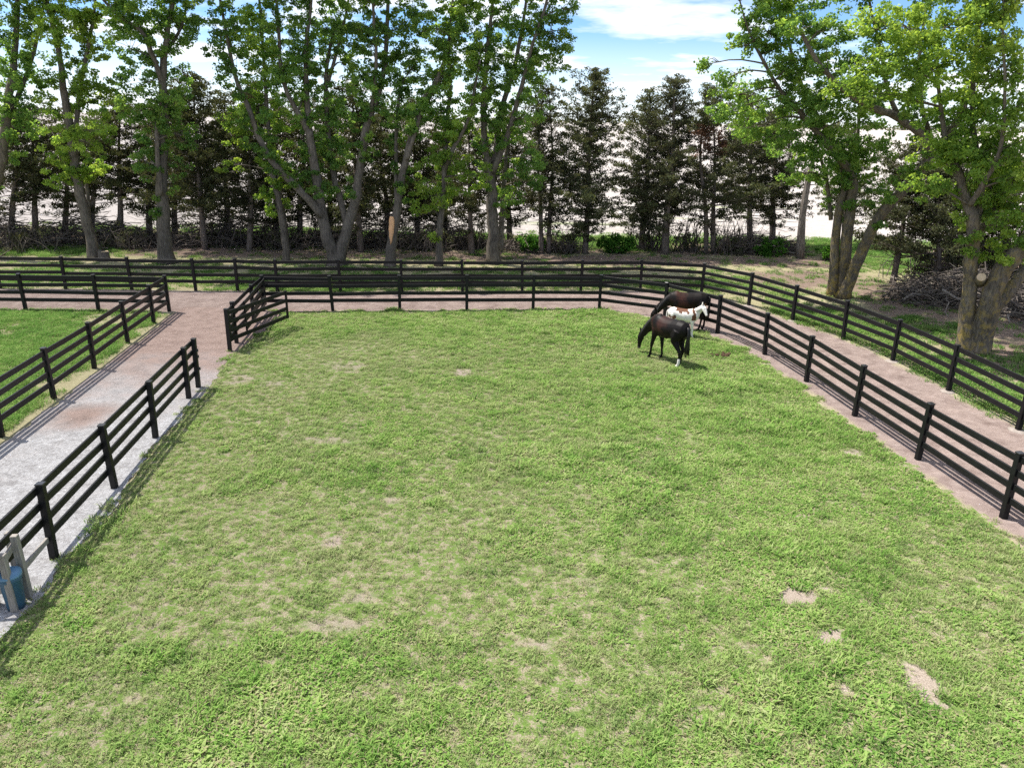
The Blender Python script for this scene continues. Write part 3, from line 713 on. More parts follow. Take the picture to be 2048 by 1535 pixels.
# ------------------------------------------------------------------ horses
def horse_mesh(neck, head, legs, ears, coat, fat=1.0):
    """local: x forward, y left, z up, withers about 1.5"""
    m = MB(); side = (0, 1, 0)
    st = [(-.80, 1.20, .05, .07), (-.77, 1.20, .14, .17), (-.68, 1.20, .225, .26), (-.5, 1.20, .275, .30), (-.25, 1.165, .275, .30), (.05, 1.115, .30, .335), (.3, 1.115, .28, .35), (.48, 1.15, .245, .35), (.62, 1.16, .20, .29), (.72, 1.13, .13, .19), (.76, 1.12, .05, .08)]
    m.tube([(x, 0, z) for x, z, a, b in st], [a * fat for *_, a, b in st], 20, side=side, R2=[b for *_, b in st])
    m.tube([(.30, 0, 1.34), (.42, 0, 1.40), (.55, 0, 1.36)], [.07, .09, .08], 10, side=side, R2=[.08, .12, .12])
    m.tube([p[:3] for p in neck], [p[3] for p in neck], 14, side=side, R2=[p[4] for p in neck])
    m.tube([p[:3] for p in head], [p[3] for p in head], 14, side=side, R2=[p[4] for p in head])
    for b, t in ears:
        b = np.array(b); t = np.array(t); m.tube([b - (t - b) * .25, b + (t - b) * .35, b + (t - b) * .75, t], [.035, .034, .022, .006], 8)
    for (sx, sy, typ, fx, fy) in legs:
        if typ == 'f':
            P = [(.47, .13 * sy, 1.05, .13), (.46, .15 * sy, .88, .105), (.455 + fx * .45, .145 * sy, .64, .068), (.46 + fx * .75, .14 * sy, .46, .052), (.46 + fx * .85, .135 * sy, .30, .035), (.455 + fx, .135 * sy + fy, .15, .043), (.485 + fx, .135 * sy + fy, .085, .038), (.505 + fx, .135 * sy + fy, .055, .055), (.515 + fx, .135 * sy + fy, .004, .062)]
        else:
            P = [(-.52, .12 * sy, 1.18, .19), (-.45, .155 * sy, .98, .175), (-.43 + fx * .2, .16 * sy, .82, .13), (-.54 + fx * .5, .15 * sy, .66, .08), (-.65 + fx * .75, .14 * sy, .51, .058), (-.645 + fx * .88, .135 * sy, .34, .039), (-.63 + fx, .135 * sy + fy, .16, .046), (-.60 + fx, .135 * sy + fy, .085, .040), (-.58 + fx, .135 * sy + fy, .055, .056), (-.57 + fx, .135 * sy + fy, .004, .062)]
        m.tube([p[:3] for p in P], [p[3] for p in P], 12)
    me = m.mesh('body'); o = bpy.data.objects.new('tmp', me); C.objects.link(o)
    md = o.modifiers.new('r', 'REMESH'); md.mode = 'VOXEL'; md.voxel_size = .016
    s = o.modifiers.new('s', 'SMOOTH'); s.factor = .5; s.iterations = 5
    dg = bpy.context.evaluated_depsgraph_get(); out = bpy.data.meshes.new_from_object(o.evaluated_get(dg))
    bpy.data.objects.remove(o); bpy.data.meshes.remove(me)
    out.polygons.foreach_set('use_smooth', np.ones(len(out.polygons), bool))
    co = np.empty(len(out.vertices) * 3, np.float32); out.vertices.foreach_get('co', co); co = co.reshape(-1, 3)
    col = np.concatenate([coat(co), np.ones((len(co), 1))], 1).astype(np.float32)
    a = out.attributes.new('coat', 'FLOAT_COLOR', 'POINT'); a.data.foreach_set('color', col.ravel())
    return out
def coat_mat():
    m, N, L, out = newmat('horse_coat')
    at = N('ShaderNodeAttribute'); at.attribute_name = 'coat'
    p = N('ShaderNodeBsdfPrincipled'); tcn = N('ShaderNodeTexCoord'); n = noise(N, L, 9, 4, .6, tcn.outputs['Object'])
    mr = N('ShaderNodeMapRange'); mr.inputs['To Min'].default_value = .8; mr.inputs['To Max'].default_value = 1.2; L(n.outputs['Fac'], mr.inputs['Value'])
    vm = N('ShaderNodeVectorMath', operation='SCALE'); L(at.outputs['Color'], vm.inputs[0]); L(mr.outputs[0], vm.inputs['Scale'])
    L(vm.outputs[0], p.inputs['Base Color']); p.inputs['Roughness'].default_value = .5; p.inputs['Specular IOR Level'].default_value = .14
    L(p.outputs[0], out.inputs[0]); return m
M['coat'] = coat_mat(); M['hair_black'] = simple('hair_black', (.010, .009, .009), .5, .3, 20, .4); M['hair_white'] = simple('hair_white', (.6, .57, .52), .6, .15, 20); M['eye'] = simple('eye', (.01, .008, .006), .15, .1)
def strands(name, mb_pts, mat, parent):
    m = MB()
    for P, R in mb_pts: m.tube(P, R, 6)
    return mobj(name, m.mesh(name, True), mat, parent)
def build_horse(loc, rz, s, mesh, label, tail, mane, hair, eyes):
    e = empty('horse', (loc[0], loc[1], .004), rz); e.scale = (s, s, s); tag(e, label, 'horse', 'horses in the paddock')
    mobj('body', mesh, M['coat'], e)
    strands('tail', tail, hair, e); strands('mane', mane, hair, e)
    for p in eyes:
        bm = bmesh.new(); bmesh.ops.create_icosphere(bm, subdivisions=2, radius=.02); me = bpy.data.meshes.new('eye'); bm.to_mesh(me); bm.free()
        o = mobj('eye', me, M['eye'], e); o.location = p
    return e
def tail_pts(n=14, L_=.95):
    out = []
    for i in range(n):
        y = rng.normal() * .028; k = L_ * (.75 + .3 * rng.random()); b = rng.normal() * .04
        out.append(([(-.79, y * .4, 1.33), (-.835, y * .7, 1.25), (-.845, y, 1.05), (-.83 + b * .6, y * 1.5 + b * .5, 1.30 - k * .65), (-.80 + b, y * 1.4 + b, 1.30 - k)], [.025, .035, .033, .026, .006]))
    return out
graze_neck = [(.40, 0, 1.22, .16, .30), (.62, 0, 1.17, .125, .245), (.85, 0, 1.03, .10, .185), (1.04, 0, .84, .085, .15), (1.17, 0, .66, .08, .125)]
graze_head = [(1.12, 0, .76, .05, .06), (1.19, 0, .66, .085, .105), (1.25, 0, .54, .09, .125), (1.28, 0, .40, .07, .10), (1.29, 0, .26, .052, .07), (1.295, 0, .17, .055, .062), (1.295, 0, .13, .035, .035)]
graze_ears = [((1.20, .055, .76), (1.25, .085, .90)), ((1.20, -.055, .76), (1.25, -.085, .90))]
def graze_mane():
    out = []
    for i in range(16):
        t = i / 15; x = .50 + .62 * t; z = 1.44 - .22 * t - .42 * t * t + .02; sg = 1
        out.append(([(x, .0, z), (x + .02, .07 * sg, z - .02), (x + .0, .13 * sg, z - .16 - .05 * rng.random())], [.028, .026, .006]))
    out.append(([(1.20, 0, .78), (1.30, .02, .66), (1.335, .02, .52)], [.03, .03, .006]))
    return out
geyes = [(1.275, .088, .57), (1.275, -.088, .57)]
def coat_black(co):
    x, y, z = co.T; n = fbm(x * 2 + 5, z * 2 + y, 2.0, 3, 40)
    base = np.array([.008, .0065, .0065])[None] * (1 + .0 * x[:, None])
    brown = np.array([.045, .018, .014]); f = np.clip((n - .38) * 3, 0, 1) * np.clip((z - .8) / .3, 0, 1) * np.clip((x + .25) / .3, 0, 1) * np.clip((.85 - x) / .3, 0, 1)
    c = base * (1 - f[:, None]) + brown * f[:, None]
    sock = (z < .30 + .05 * (n - .5)) & (x < -.2) & (y > .02)
    c[sock] = (.72, .68, .64)
    blaze = (x > 1.2) & (z < .19); c[blaze] = (.10, .085, .085)
    hoof = z < .055; c[hoof & ~sock] = (.02, .018, .017)
    return c
def coat_bay(co):
    x, y, z = co.T; n = fbm(x * 2 + 9, z * 2 + y, 2.0, 3, 50)
    f = np.clip((n - .3) * 3, 0, 1) * np.clip((z - .75) / .35, 0, 1) * np.clip((x + .42) / .35, 0, 1) * np.clip((.7 - x) / .3, 0, 1)
    c = np.array([.010, .0075, .007]) * (1 - f[:, None]) + np.array([.055, .022, .016]) * f[:, None]
    t = np.hypot((x + .62) / .09, (z - .98) / .14) < 1; c[t & (y > .05)] = (.16, .085, .04)
    return c
def coat_paint(co):
    x, y, z = co.T; n = fbm(x * 2 + 3, z * 2 + y * 2, 2.2, 3, 60) - .5
    c = np.tile(np.array([.74, .70, .65]), (len(co), 1))
    br = np.array([.13, .06, .035])
    p1 = (np.hypot((x + .12 + n * .5) / .36, 1) < 1.32) & (z > 1.20 + .5 * n + .35 * np.abs(x + .1) ** 1.0)
    p2 = (np.abs(x - .50 + n * .25 - (1.2 - z) * .05) < .075) & (z > .95)
    p3 = np.hypot((x + .75 + n) / .16, (z - 1.0) / .16) < 1
    c[p1 | p2 | p3] = br
    c[(z < .06)] = (.10, .085, .07)
    muz = (x > 1.12) & (z < 1.32); c[muz] = (.26, .20, .185)
    return c
B_LEG = [(1, 1, 'f', .16, .0), (1, -1, 'f', -.10, 0), (-1, 1, 'h', -.02, 0), (-1, -1, 'h', .16, 0)]
hm = horse_mesh(graze_neck, graze_head, B_LEG, graze_ears, coat_black)
build_horse((4.47, 20.69), math.radians(124), .90, hm, 'black horse with a white hind sock grazing nearest in the paddock', tail_pts(), graze_mane(), M['hair_black'], geyes)
hm2 = horse_mesh(graze_neck, graze_head, [(1, 1, 'f', .12, 0), (1, -1, 'f', -.05, 0), (-1, 1, 'h', .10, 0), (-1, -1, 'h', -.10, 0)], graze_ears, coat_bay, 1.05)
build_horse((5.80, 24.40), math.radians(174), .86, hm2, 'large dark bay horse grazing by the fence behind the white spotted pony', tail_pts(16, 1.05), graze_mane(), M['hair_black'], geyes)
up_neck = [(.40, 0, 1.22, .16, .29), (.58, 0, 1.33, .12, .22), (.73, -.03, 1.47, .095, .17), (.84, -.08, 1.60, .08, .135), (.90, -.12, 1.68, .07, .11)]
up_head = [(.84, -.10, 1.70, .05, .06), (.90, -.13, 1.69, .085, .10), (.98, -.18, 1.60, .09, .125), (1.06, -.24, 1.47, .07, .095), (1.13, -.29, 1.34, .052, .066), (1.16, -.31, 1.28, .05, .056), (1.17, -.32, 1.25, .03, .03)]
up_ears = [((.86, -.06, 1.77), (.87, -.03, 1.91)), ((.88, -.17, 1.77), (.90, -.20, 1.91))]
hm3 = horse_mesh(up_neck, up_head, [(1, 1, 'f', -.04, 0), (1, -1, 'f', .06, 0), (-1, 1, 'h', .05, 0), (-1, -1, 'h', -.08, 0)], up_ears, coat_paint, 1.08)
mn = [([(.50 + .38 * t, -.06 * t, 1.49 + .24 * t), (.52 + .36 * t, -.06 - .10 * t, 1.46 + .24 * t), (.53 + .34 * t, -.13 - .10 * t, 1.30 + .24 * t)], [.03, .028, .006]) for t in np.linspace(0, 1, 14)]
build_horse((5.50, 23.45), math.radians(-22), .64, hm3, 'white pony with brown patches standing between the two dark horses', tail_pts(12, .9), mn, M['hair_white'], [(.97, -.085, 1.63), (1.01, -.26, 1.60)])

# dung heap
dp = gnd(1445, 712)
e = empty('dung_heap', (dp[0], dp[1], .004)); tag(e, 'small brown heap of dung on the grass right of the horses', 'dung heap')
for i in range(22):
    bm = bmesh.new(); bmesh.ops.create_icosphere(bm, subdivisions=1, radius=.035 + .025 * random.random())
    for v in bm.verts: v.co *= .8 + .4 * random.random()
    me = bpy.data.meshes.new('clod'); bm.to_mesh(me); bm.free(); o = mobj('clod', me, M['dung'], e)
    o.location = (rng.normal() * .17, rng.normal() * .10, .02 + .03 * random.random())

# ------------------------------------------------------------------ trees
def leaves_mesh(name, cen, rad, n, size, up=.5, narrow=.75, hue=None, flat=.8):
    """puffs of single folded leaves"""
    cen = np.asarray(cen); k = len(cen); tot = k * n
    c = np.repeat(cen, n, 0); r = np.repeat(np.asarray(rad), n)
    dv = rng.normal(size=(tot, 3)); dv /= np.linalg.norm(dv, axis=1)[:, None]
    p = c + dv * (r * rng.random(tot) ** .45)[:, None] * np.array([1, 1, flat])
    nrm = rng.normal(size=(tot, 3)) + np.array([0, 0, up * 2]) + dv * .8; nrm /= np.linalg.norm(nrm, axis=1)[:, None]
    t = rng.normal(size=(tot, 3)) + np.array([0, 0, -.35]); t -= nrm * (t * nrm).sum(1)[:, None]; t /= np.linalg.norm(t, axis=1)[:, None]
    b = np.cross(nrm, t); s = (size * (.65 + .7 * rng.random(tot)))[:, None]
    v0 = p - t * s * .5; v2 = p + t * s * .55; w = s * .5 * narrow
    v1 = p + b * w + nrm * s * .14; v3 = p - b * w + nrm * s * .14
    V = np.stack([v0, v1, v2, v3], 1).reshape(-1, 3)
    i = np.arange(tot) * 4
    F = np.stack([np.stack([i, i + 1, i + 2], 1), np.stack([i, i + 2, i + 3], 1)], 1).reshape(-1, 3)
    h = np.repeat(rng.random(k) if hue is None else np.asarray(hue), n)
    v = np.repeat(np.clip(.68 * h + .32 * rng.random(tot), 0, 1), 2)
    return V, F, v
def crown_obj(parts, mat, parent, name='crown'):
    V = []; F = []; v = []; n = 0
    for a, b, c in parts: V.append(a); F.append(b + n); v.append(c); n += len(a)
    me = mesh_np(name, np.concatenate(V) - np.array(parent.location), np.concatenate(F)); fattr(me, 'v', np.concatenate(v))
    o = mobj(name, me, mat, parent); o['kind'] = 'stuff'; return o
def smooth_line(P, n):
    P = np.asarray(P, float); s = np.linspace(0, len(P) - 1, n); out = []
    for x in s:
        i = min(int(x), len(P) - 2); t = x - i; p0 = P[max(i - 1, 0)]; p1 = P[i]; p2 = P[i + 1]; p3 = P[min(i + 2, len(P) - 1)]
        out.append(.5 * (2 * p1 + (p2 - p0) * t + (2 * p0 - 5 * p1 + 4 * p2 - p3) * t * t + (3 * p1 - p0 - 3 * p2 + p3) * t ** 3))
    return np.array(out)
def maple(name, base, limbs, blobs, label, mat='leaf', bark='bark', leafsize=.108, group='leafy trees along the fence', seed=0, density=1.0, extend=True, stray=1.0):
    """base: photo pixel of the trunk foot (gives the distance). limbs: lists of (u, v, width px, depth offset m); blobs: (u, v, ru, rv, depth offset)"""
    global rng
    rng = np.random.default_rng(100 + seed)
    g = gnd(*base); Y0 = g[1]; k = Y0 / FPX * 1.05
    e = empty(name, (g[0], g[1], -.01)); tag(e, label, 'tree', group)
    wood = MB(); lines = []; cen = []; rad = []; hue = []
    for li, Lm in enumerate(limbs):
        P = []; R = []
        for u, v, w, dy in Lm:
            p = atY(u, v, Y0 + dy); P.append(p); R.append(max(w * k / 2, .015))
        if extend and Lm[-1][1] < 60:
            d = P[-1] - P[-2]; d /= np.linalg.norm(d); d = d + np.array([0, 0, .5]); d /= np.linalg.norm(d)
            P.append(P[-1] + d * 1.8); R.append(R[-1] * .6); P.append(P[-1] + d * 1.6 + rng.normal(size=3) * .2); R.append(R[-1] * .4)
        if li == 0 or Lm[0][1] > base[1] - 12: P[0][2] = -.05
        m_ = max(10, len(P) * 4)
        S = smooth_line(P, m_); RR = np.interp(np.linspace(0, len(P) - 1, m_), np.arange(len(P)), R)
        S[1:-1] += rng.normal(size=S[1:-1].shape) * RR[1:-1, None] * .10
        if Lm[0][1] > base[1] - 30: RR[0] *= 1.35; RR[1] *= 1.12
        wood.tube(S, RR, 9, .12); lines.append((S, RR))
    allp = np.concatenate([l[0] for l in lines]); allr = np.concatenate([l[1] for l in lines])
    bl = list(blobs)
    for Lm in limbs:
        if extend and Lm[-1][1] < 60:
            u, v, w, dy = Lm[-1]
            for q in range(2): bl.append((u + rng.normal() * 45, -60 - 70 * q + rng.normal() * 15, 75, 55, dy + rng.normal() * .8))
    for (u, v, ru, rv, dy) in bl:
        c = atY(u, v, Y0 + dy); rx = ru * k; rz = rv * k; ry = min(max(rx, .7), 1.9)
        n = max(5, int(ru * rv / 78 * density * (Y0 / 35) ** 1.2)); 
        q = rng.normal(size=(n, 3)); q /= np.linalg.norm(q, axis=1)[:, None]; q *= (rng.random(n) ** .5)[:, None]
        pc = c + q * np.array([rx, ry, rz]); cen += list(pc); rad += list(.17 + .17 * rng.random(n)); hb = rng.random()
        hue += list(np.clip(hb * .5 + .25 + .35 * rng.normal(size=n) * .6, 0, 1))
        # bough from the nearest limb, then twigs to some puffs
        dd = np.linalg.norm(allp - c, axis=1) + np.clip(allp[:, 2] - c[2] + .3, 0, 9) * .7 + (allr > .12) * .3
        j = int(np.argmin(dd)); a = allp[j]; mid = (a + c) / 2 + np.array([0, 0, .12]) + rng.normal(size=3) * .1
        r0 = min(allr[j] * .6, .045); wood.tube(smooth_line([a, mid, c], 6), np.linspace(r0, .012, 6), 5)
        for t in range(min(n, 7)):
            b = mid + (c - mid) * rng.random(); f = pc[t]; wood.tube([b, (b + f) / 2 + rng.normal(size=3) * .08, f], [.013, .009, .004], 4, cap=False)
    # stray leafy shoots up the limbs
    for S, RR in lines:
        for i in range(3, len(S)):
            if S[i, 2] > 2.6 and rng.random() < .8 * stray:
                for _ in range(2):
                    dv = rng.normal(size=3); dv[2] = abs(dv[2]) * .6 + .3; dv /= np.linalg.norm(dv); ln = .3 + .9 * rng.random(); f = S[i] + dv * ln
                    wood.tube([S[i], S[i] + dv * ln * .6 + np.array([0, 0, .03]), f], [.014, .01, .004], 4, cap=False)
                    cen += [f, S[i] + dv * ln * .6]; rad += [.22, .2]; hue += [rng.random(), rng.random()]
    me = wood.mesh('trunk', True)
    me.transform(Matrix.Translation(-Vector(e.location)))
    mobj('trunk', me, M[bark], e)
    crown_obj([leaves_mesh('c', cen, rad, 56, leafsize * .95, .45, .85, hue, .65)], M[mat], e)
    return e

TALL = 'tall leafy '
maple('maple_tree', (-52, 515), [[(-52, 515, 26, 0), (-20, 400, 22, 0), (2, 320, 19, 0), (14, 230, 15, 0), (28, 120, 11, .2), (35, 20, 8, .3)], [(12, 250, 10, 0), (60, 130, 7, .6), (85, 20, 5, .8)]],
      [(20, 60, 55, 65, 0), (55, 150, 50, 55, .3), (20, 220, 45, 55, -.4), (85, 30, 45, 40, .6), (15, 290, 30, 35, .2), (60, 260, 35, 30, .6)], 'leafy tree whose leaning trunk enters at the left edge of the picture', seed=1)
maple('maple_tree', (190, 519), [[(190, 519, 21, 0), (172, 440, 18, 0), (152, 352, 17, 0), (140, 250, 15, 0), (128, 180, 12, 0), (117, 100, 9, .2), (95, 5, 7, .3)], [(150, 280, 9, 0), (162, 170, 8, .4), (183, 60, 6, .5), (190, 10, 4, .5)], [(178, 460, 8, .5), (176, 400, 7, .7), (172, 350, 5, .8)]],
      [(118, 55, 55, 50, 0), (185, 75, 42, 55, .4), (150, 165, 62, 50, 0), (160, 262, 70, 45, -.7), (195, 295, 40, 30, -.5), (118, 320, 35, 35, -.4), (205, 195, 40, 42, .4), (125, 365, 32, 22, -.3), (190, 345, 25, 18, .2), (150, 30, 50, 40, .5)], 'leafy tree with a leaning trunk beside the sawn stump', 'leaf_bright', seed=2)
maple('maple_tree', (335, 526), [[(335, 526, 30, 0), (326, 440, 24, 0), (324, 330, 19, 0), (328, 240, 16, 0), (326, 150, 13, 0), (335, 60, 9, .1), (345, 5, 7, .2)], [(327, 170, 10, 0), (305, 110, 9, -.4), (280, 60, 7, -.6), (235, 30, 5, -.8)], [(322, 390, 9, -.3), (314, 300, 8, -.4), (314, 245, 7, -.4)], [(327, 110, 7, .2), (360, 60, 5, .6), (372, 15, 4, .7)]],
      [(295, 30, 70, 35, 0), (262, 100, 45, 45, -.4), (300, 165, 70, 45, .3), (355, 75, 45, 50, .4), (280, 222, 60, 38, -.2), (368, 270, 26, 38, .3), (345, 195, 40, 35, -.4), (298, 330, 26, 35, -.3), (350, 330, 22, 25, .2), (317, 432, 10, 18, -.3), (240, 40, 40, 35, -.6)], 'tall straight leafy tree with a thick grey trunk behind the left fence corner', seed=3)
maple('maple_tree', (573, 524), [[(573, 524, 14, 0), (567, 460, 13, 0), (556, 400, 11, 0), (543, 335, 10, 0), (536, 250, 8, .2), (530, 160, 6, .4), (522, 40, 5, .5)], [(574, 520, 9, .3), (572, 460, 8, .5), (561, 390, 7, .6), (556, 330, 5, .8)]],
      [(500, 225, 45, 40, .2), (560, 262, 45, 35, .5), (520, 130, 45, 50, .4), (500, 60, 50, 50, .6), (556, 420, 26, 16, -.2), (470, 255, 35, 40, .2), (555, 330, 22, 28, .4), (455, 330, 22, 22, 0)], 'slender twin-stemmed leafy tree just left of the big forked tree', 'leaf_bright', seed=4)
maple('maple_tree', (672, 530), [[(672, 530, 34, 0), (662, 495, 24, 0), (645, 430, 20, 0), (632, 350, 17, 0), (620, 275, 14, 0), (604, 240, 10, 0), (576, 190, 8, -.2), (562, 130, 7, -.2), (555, 30, 5, -.2)],
      [(672, 525, 26, .1), (688, 475, 22, .1), (708, 410, 18, .2), (720, 340, 15, .2), (732, 260, 13, .2), (756, 190, 11, .3), (770, 120, 9, .4), (776, 10, 6, .5)],
      [(645, 432, 14, -.2), (600, 380, 13, -.5), (555, 335, 12, -.7), (522, 285, 10, -.8), (500, 225, 9, -.8), (470, 150, 7, -.8), (448, 40, 5, -.7)],
      [(694, 455, 13, .3), (678, 390, 12, .6), (663, 330, 10, .8), (656, 250, 9, .9), (652, 150, 7, 1.0), (668, 60, 5, 1.1)], [(620, 280, 12, .2), (614, 190, 10, .3), (611, 110, 8, .3), (622, 10, 5, .4)], [(655, 170, 7, 1), (680, 80, 5, .9), (695, 10, 4, .9)], [(742, 225, 8, .2), (752, 140, 6, -.2), (748, 40, 5, -.4)]],
      [(440, 60, 55, 55, -.7), (540, 60, 75, 55, -.2), (600, 120, 65, 50, .2), (655, 60, 65, 50, .8), (720, 60, 55, 55, .2), (770, 120, 50, 60, .4), (600, 205, 70, 38, .6), (690, 225, 50, 38, .8), (655, 295, 60, 40, .9), (690, 130, 45, 45, 1), (470, 140, 40, 45, -.8), (620, 335, 45, 28, .8), (740, 175, 45, 40, -.2), (565, 150, 45, 38, -.2), (650, 385, 30, 20, .9), (810, 60, 50, 50, .5)], 'large forked leafy tree with several thick grey stems, in the middle of the row', seed=5)
t6 = maple('maple_tree', (780, 532), [[(780, 532, 22, 0), (784, 480, 19, 0), (795, 415, 15, 0), (807, 340, 13, 0), (830, 255, 11, .1), (872, 165, 9, .2), (905, 80, 7, .3), (925, 5, 5, .4)], [(793, 425, 9, .2), (792, 340, 8, .4), (793, 260, 6, .6), (800, 170, 5, .7)], [(812, 320, 8, -.3), (835, 250, 7, -.4), (850, 190, 5, -.5)]],
      [(855, 60, 60, 55, .2), (885, 150, 45, 42, .3), (800, 235, 45, 30, .6), (830, 130, 45, 45, .5), (920, 60, 45, 55, .5), (870, 225, 38, 28, -.2), (810, 180, 35, 35, .6)], 'leafy tree with a fresh orange bark wound on its trunk', seed=6)
maple('maple_tree', (877, 531), [[(877, 531, 15, 0), (880, 450, 12, 0), (887, 375, 10, 0), (890, 310, 9, 0), (893, 250, 8, 0), (900, 180, 6, .1), (897, 90, 5, .2), (905, 10, 4, .2)], [(888, 345, 8, 0), (905, 300, 8, -.3), (925, 265, 6, -.5), (940, 225, 5, -.6), (960, 120, 4, -.6)]],
      [(905, 130, 45, 50, .2), (945, 185, 40, 45, -.5), (905, 255, 40, 35, 0), (868, 385, 48, 42, -.4), (905, 330, 45, 32, -.2), (935, 350, 42, 35, -.5), (860, 320, 30, 28, -.2), (925, 40, 40, 45, -.1), (846, 420, 20, 12, -.5), (868, 470, 8, 10, 0)], 'slim leafy tree with bright low leaves right of the wounded trunk', 'leaf_bright', seed=7)
maple('maple_tree', (988, 527), [[(988, 527, 25, 0), (984, 440, 21, 0), (981, 360, 19, 0), (970, 300, 12, -.1), (967, 210, 10, -.2), (974, 110, 8, -.2), (985, 10, 5, -.2)], [(983, 355, 14, .1), (993, 295, 12, .2), (1004, 215, 10, .3), (1030, 130, 8, .4), (1050, 20, 5, .5)], [(986, 345, 12, -.2), (1016, 268, 10, -.4), (1040, 185, 8, -.6), (1062, 100, 6, -.8), (1090, 15, 5, -.9)], [(1001, 500, 11, 1.2), (1004, 420, 10, 1.3), (1008, 360, 8, 1.3), (1015, 290, 6, 1.2)]],
      [(990, 45, 55, 50, 0), (1060, 55, 60, 50, .2), (1105, 70, 40, 55, -.7), (1045, 150, 55, 50, .3), (985, 160, 40, 60, -.1), (1100, 140, 38, 36, -.6), (1055, 225, 40, 40, -.4), (1000, 250, 35, 40, .3), (1068, 315, 30, 45, -.5), (1040, 345, 32, 40, -.3), (1025, 400, 22, 40, .2), (1130, 60, 22, 45, -.8), (1140, 20, 18, 18, -.8), (1075, 370, 18, 16, -.5), (955, 90, 35, 50, 0)], 'tall leafy tree on the left of the gap of open sky', seed=8)
maple('maple_tree', (1680, 592), [[(1668, 590, 22, 0), (1670, 500, 17, 0), (1678, 420, 15, 0), (1690, 365, 13, 0), (1668, 290, 10, .2), (1640, 240, 8, .3), (1612, 190, 7, .4), (1585, 110, 5, .4), (1560, 10, 4, .4)],
      [(1686, 592, 25, -.1), (1694, 470, 20, -.2), (1706, 390, 17, -.3), (1700, 345, 14, -.4), (1650, 285, 11, -.6), (1605, 230, 9, -.8), (1560, 180, 6, -1), (1520, 110, 5, -1.2), (1490, 40, 3, -1.2)],
      [(1684, 590, 22, -.3), (1722, 505, 20, -.9), (1762, 430, 19, -1.4), (1815, 372, 17, -1.9), (1868, 305, 15, -2.4), (1900, 265, 12, -2.7), (1922, 225, 10, -2.9), (1950, 140, 8, -3), (1955, 20, 6, -3)],
      [(1868, 308, 14, -2.4), (1840, 268, 13, -2.7), (1790, 232, 12, -3), (1740, 212, 11, -3.2), (1690, 180, 9, -3.4), (1640, 130, 7, -3.6), (1600, 60, 5, -3.7)], [(1866, 290, 9, -2.6), (1845, 215, 7, -2.4), (1838, 130, 5, -2.2), (1850, 30, 4, -2)], [(1800, 238, 8, -2.9), (1775, 180, 7, -2.7), (1762, 100, 5, -2.6), (1740, 10, 4, -2.5)], [(1662, 440, 8, .3), (1655, 370, 7, .5), (1640, 310, 5, .6)], [(1700, 370, 8, 0), (1715, 280, 6, .2), (1720, 180, 5, .3)]],
      [(1545, 60, 60, 50, -.8), (1490, 85, 38, 32, -1.2), (1600, 120, 75, 50, -1), (1475, 190, 52, 45, -1), (1555, 225, 75, 50, -.8), (1640, 200, 75, 55, -1.5), (1600, 295, 65, 40, -.4), (1665, 300, 55, 38, -.6), (1700, 130, 55, 50, -2.5), (1505, 262, 50, 25, -.6), (1590, 350, 36, 22, .2), (1447, 160, 24, 26, -1), (1640, 60, 40, 40, -3), (1565, 20, 50, 30, -.4), (1700, 230, 55, 35, -2), (1745, 290, 45, 35, -.5), (1645, 365, 22, 20, .2), (1440, 230, 30, 25, -.6), (1410, 130, 10, 8, -1)], 'large leafy tree with three lichen-stained stems right of the sky gap', 'leaf', 'bark_lichen', seed=9, density=1.2, leafsize=.102)
t10 = maple('maple_tree', (1940, 702), [[(1932, 700, 36, 0), (1936, 610, 27, 0), (1944, 510, 25, 0), (1944, 440, 22, 0), (1928, 385, 17, .2), (1906, 320, 14, .4), (1892, 290, 10, .5), (1880, 200, 7, .6), (1870, 90, 5, .7)],
      [(1950, 702, 42, -.1), (1978, 610, 37, -.3), (2008, 540, 33, -.5), (2048, 488, 28, -.7), (2090, 420, 22, -.9), (2130, 330, 16, -1), (2150, 200, 10, -1)],
      [(1958, 700, 34, .2), (1990, 620, 26, .2), (2048, 545, 22, .2), (2100, 480, 18, .2), (2150, 380, 12, .2), (2170, 250, 8, .2)],
      [(1946, 470, 16, .1), (1962, 400, 14, .2), (1955, 320, 12, .3), (1945, 230, 9, .3), (1950, 120, 7, .3), (1965, 10, 5, .3)], [(1950, 490, 15, .3), (1980, 430, 13, .4), (2010, 385, 11, .4), (2045, 335, 9, .4), (2080, 250, 7, .4)], [(1940, 410, 10, -.2), (1965, 370, 9, -.5), (2000, 300, 7, -.8), (2010, 180, 5, -1), (2005, 40, 4, -1)], [(1974, 460, 8, .5), (1980, 380, 7, .5), (1978, 300, 5, .5)]],
      [(1800, 45, 70, 42, -.3), (1895, 55, 80, 48, -.3), (1995, 55, 65, 55, -.6), (1765, 125, 70, 45, .2), (1850, 128, 70, 42, .2), (1975, 145, 62, 48, -.5), (2020, 250, 45, 60, -.6), (1925, 225, 48, 32, .2), (1880, 300, 62, 34, .4), (1962, 305, 62, 38, -.2), (1815, 200, 45, 30, .5), (1705, 185, 45, 36, .7), (1848, 375, 42, 28, .4), (2030, 360, 28, 34, -.6), (1905, 375, 35, 24, .6), (1725, 60, 30, 35, .5), (2035, 150, 30, 50, -.8), (1950, 395, 30, 18, .3), (2040, 430, 14, 20, -.4), (1850, 70, 50, 40, .6)], 'big bright green leafy tree at the right edge with a sawn branch stub', 'leaf_bright', 'bark_lichen', seed=10, density=1.2, leafsize=.092)
rng = np.random.default_rng(55)
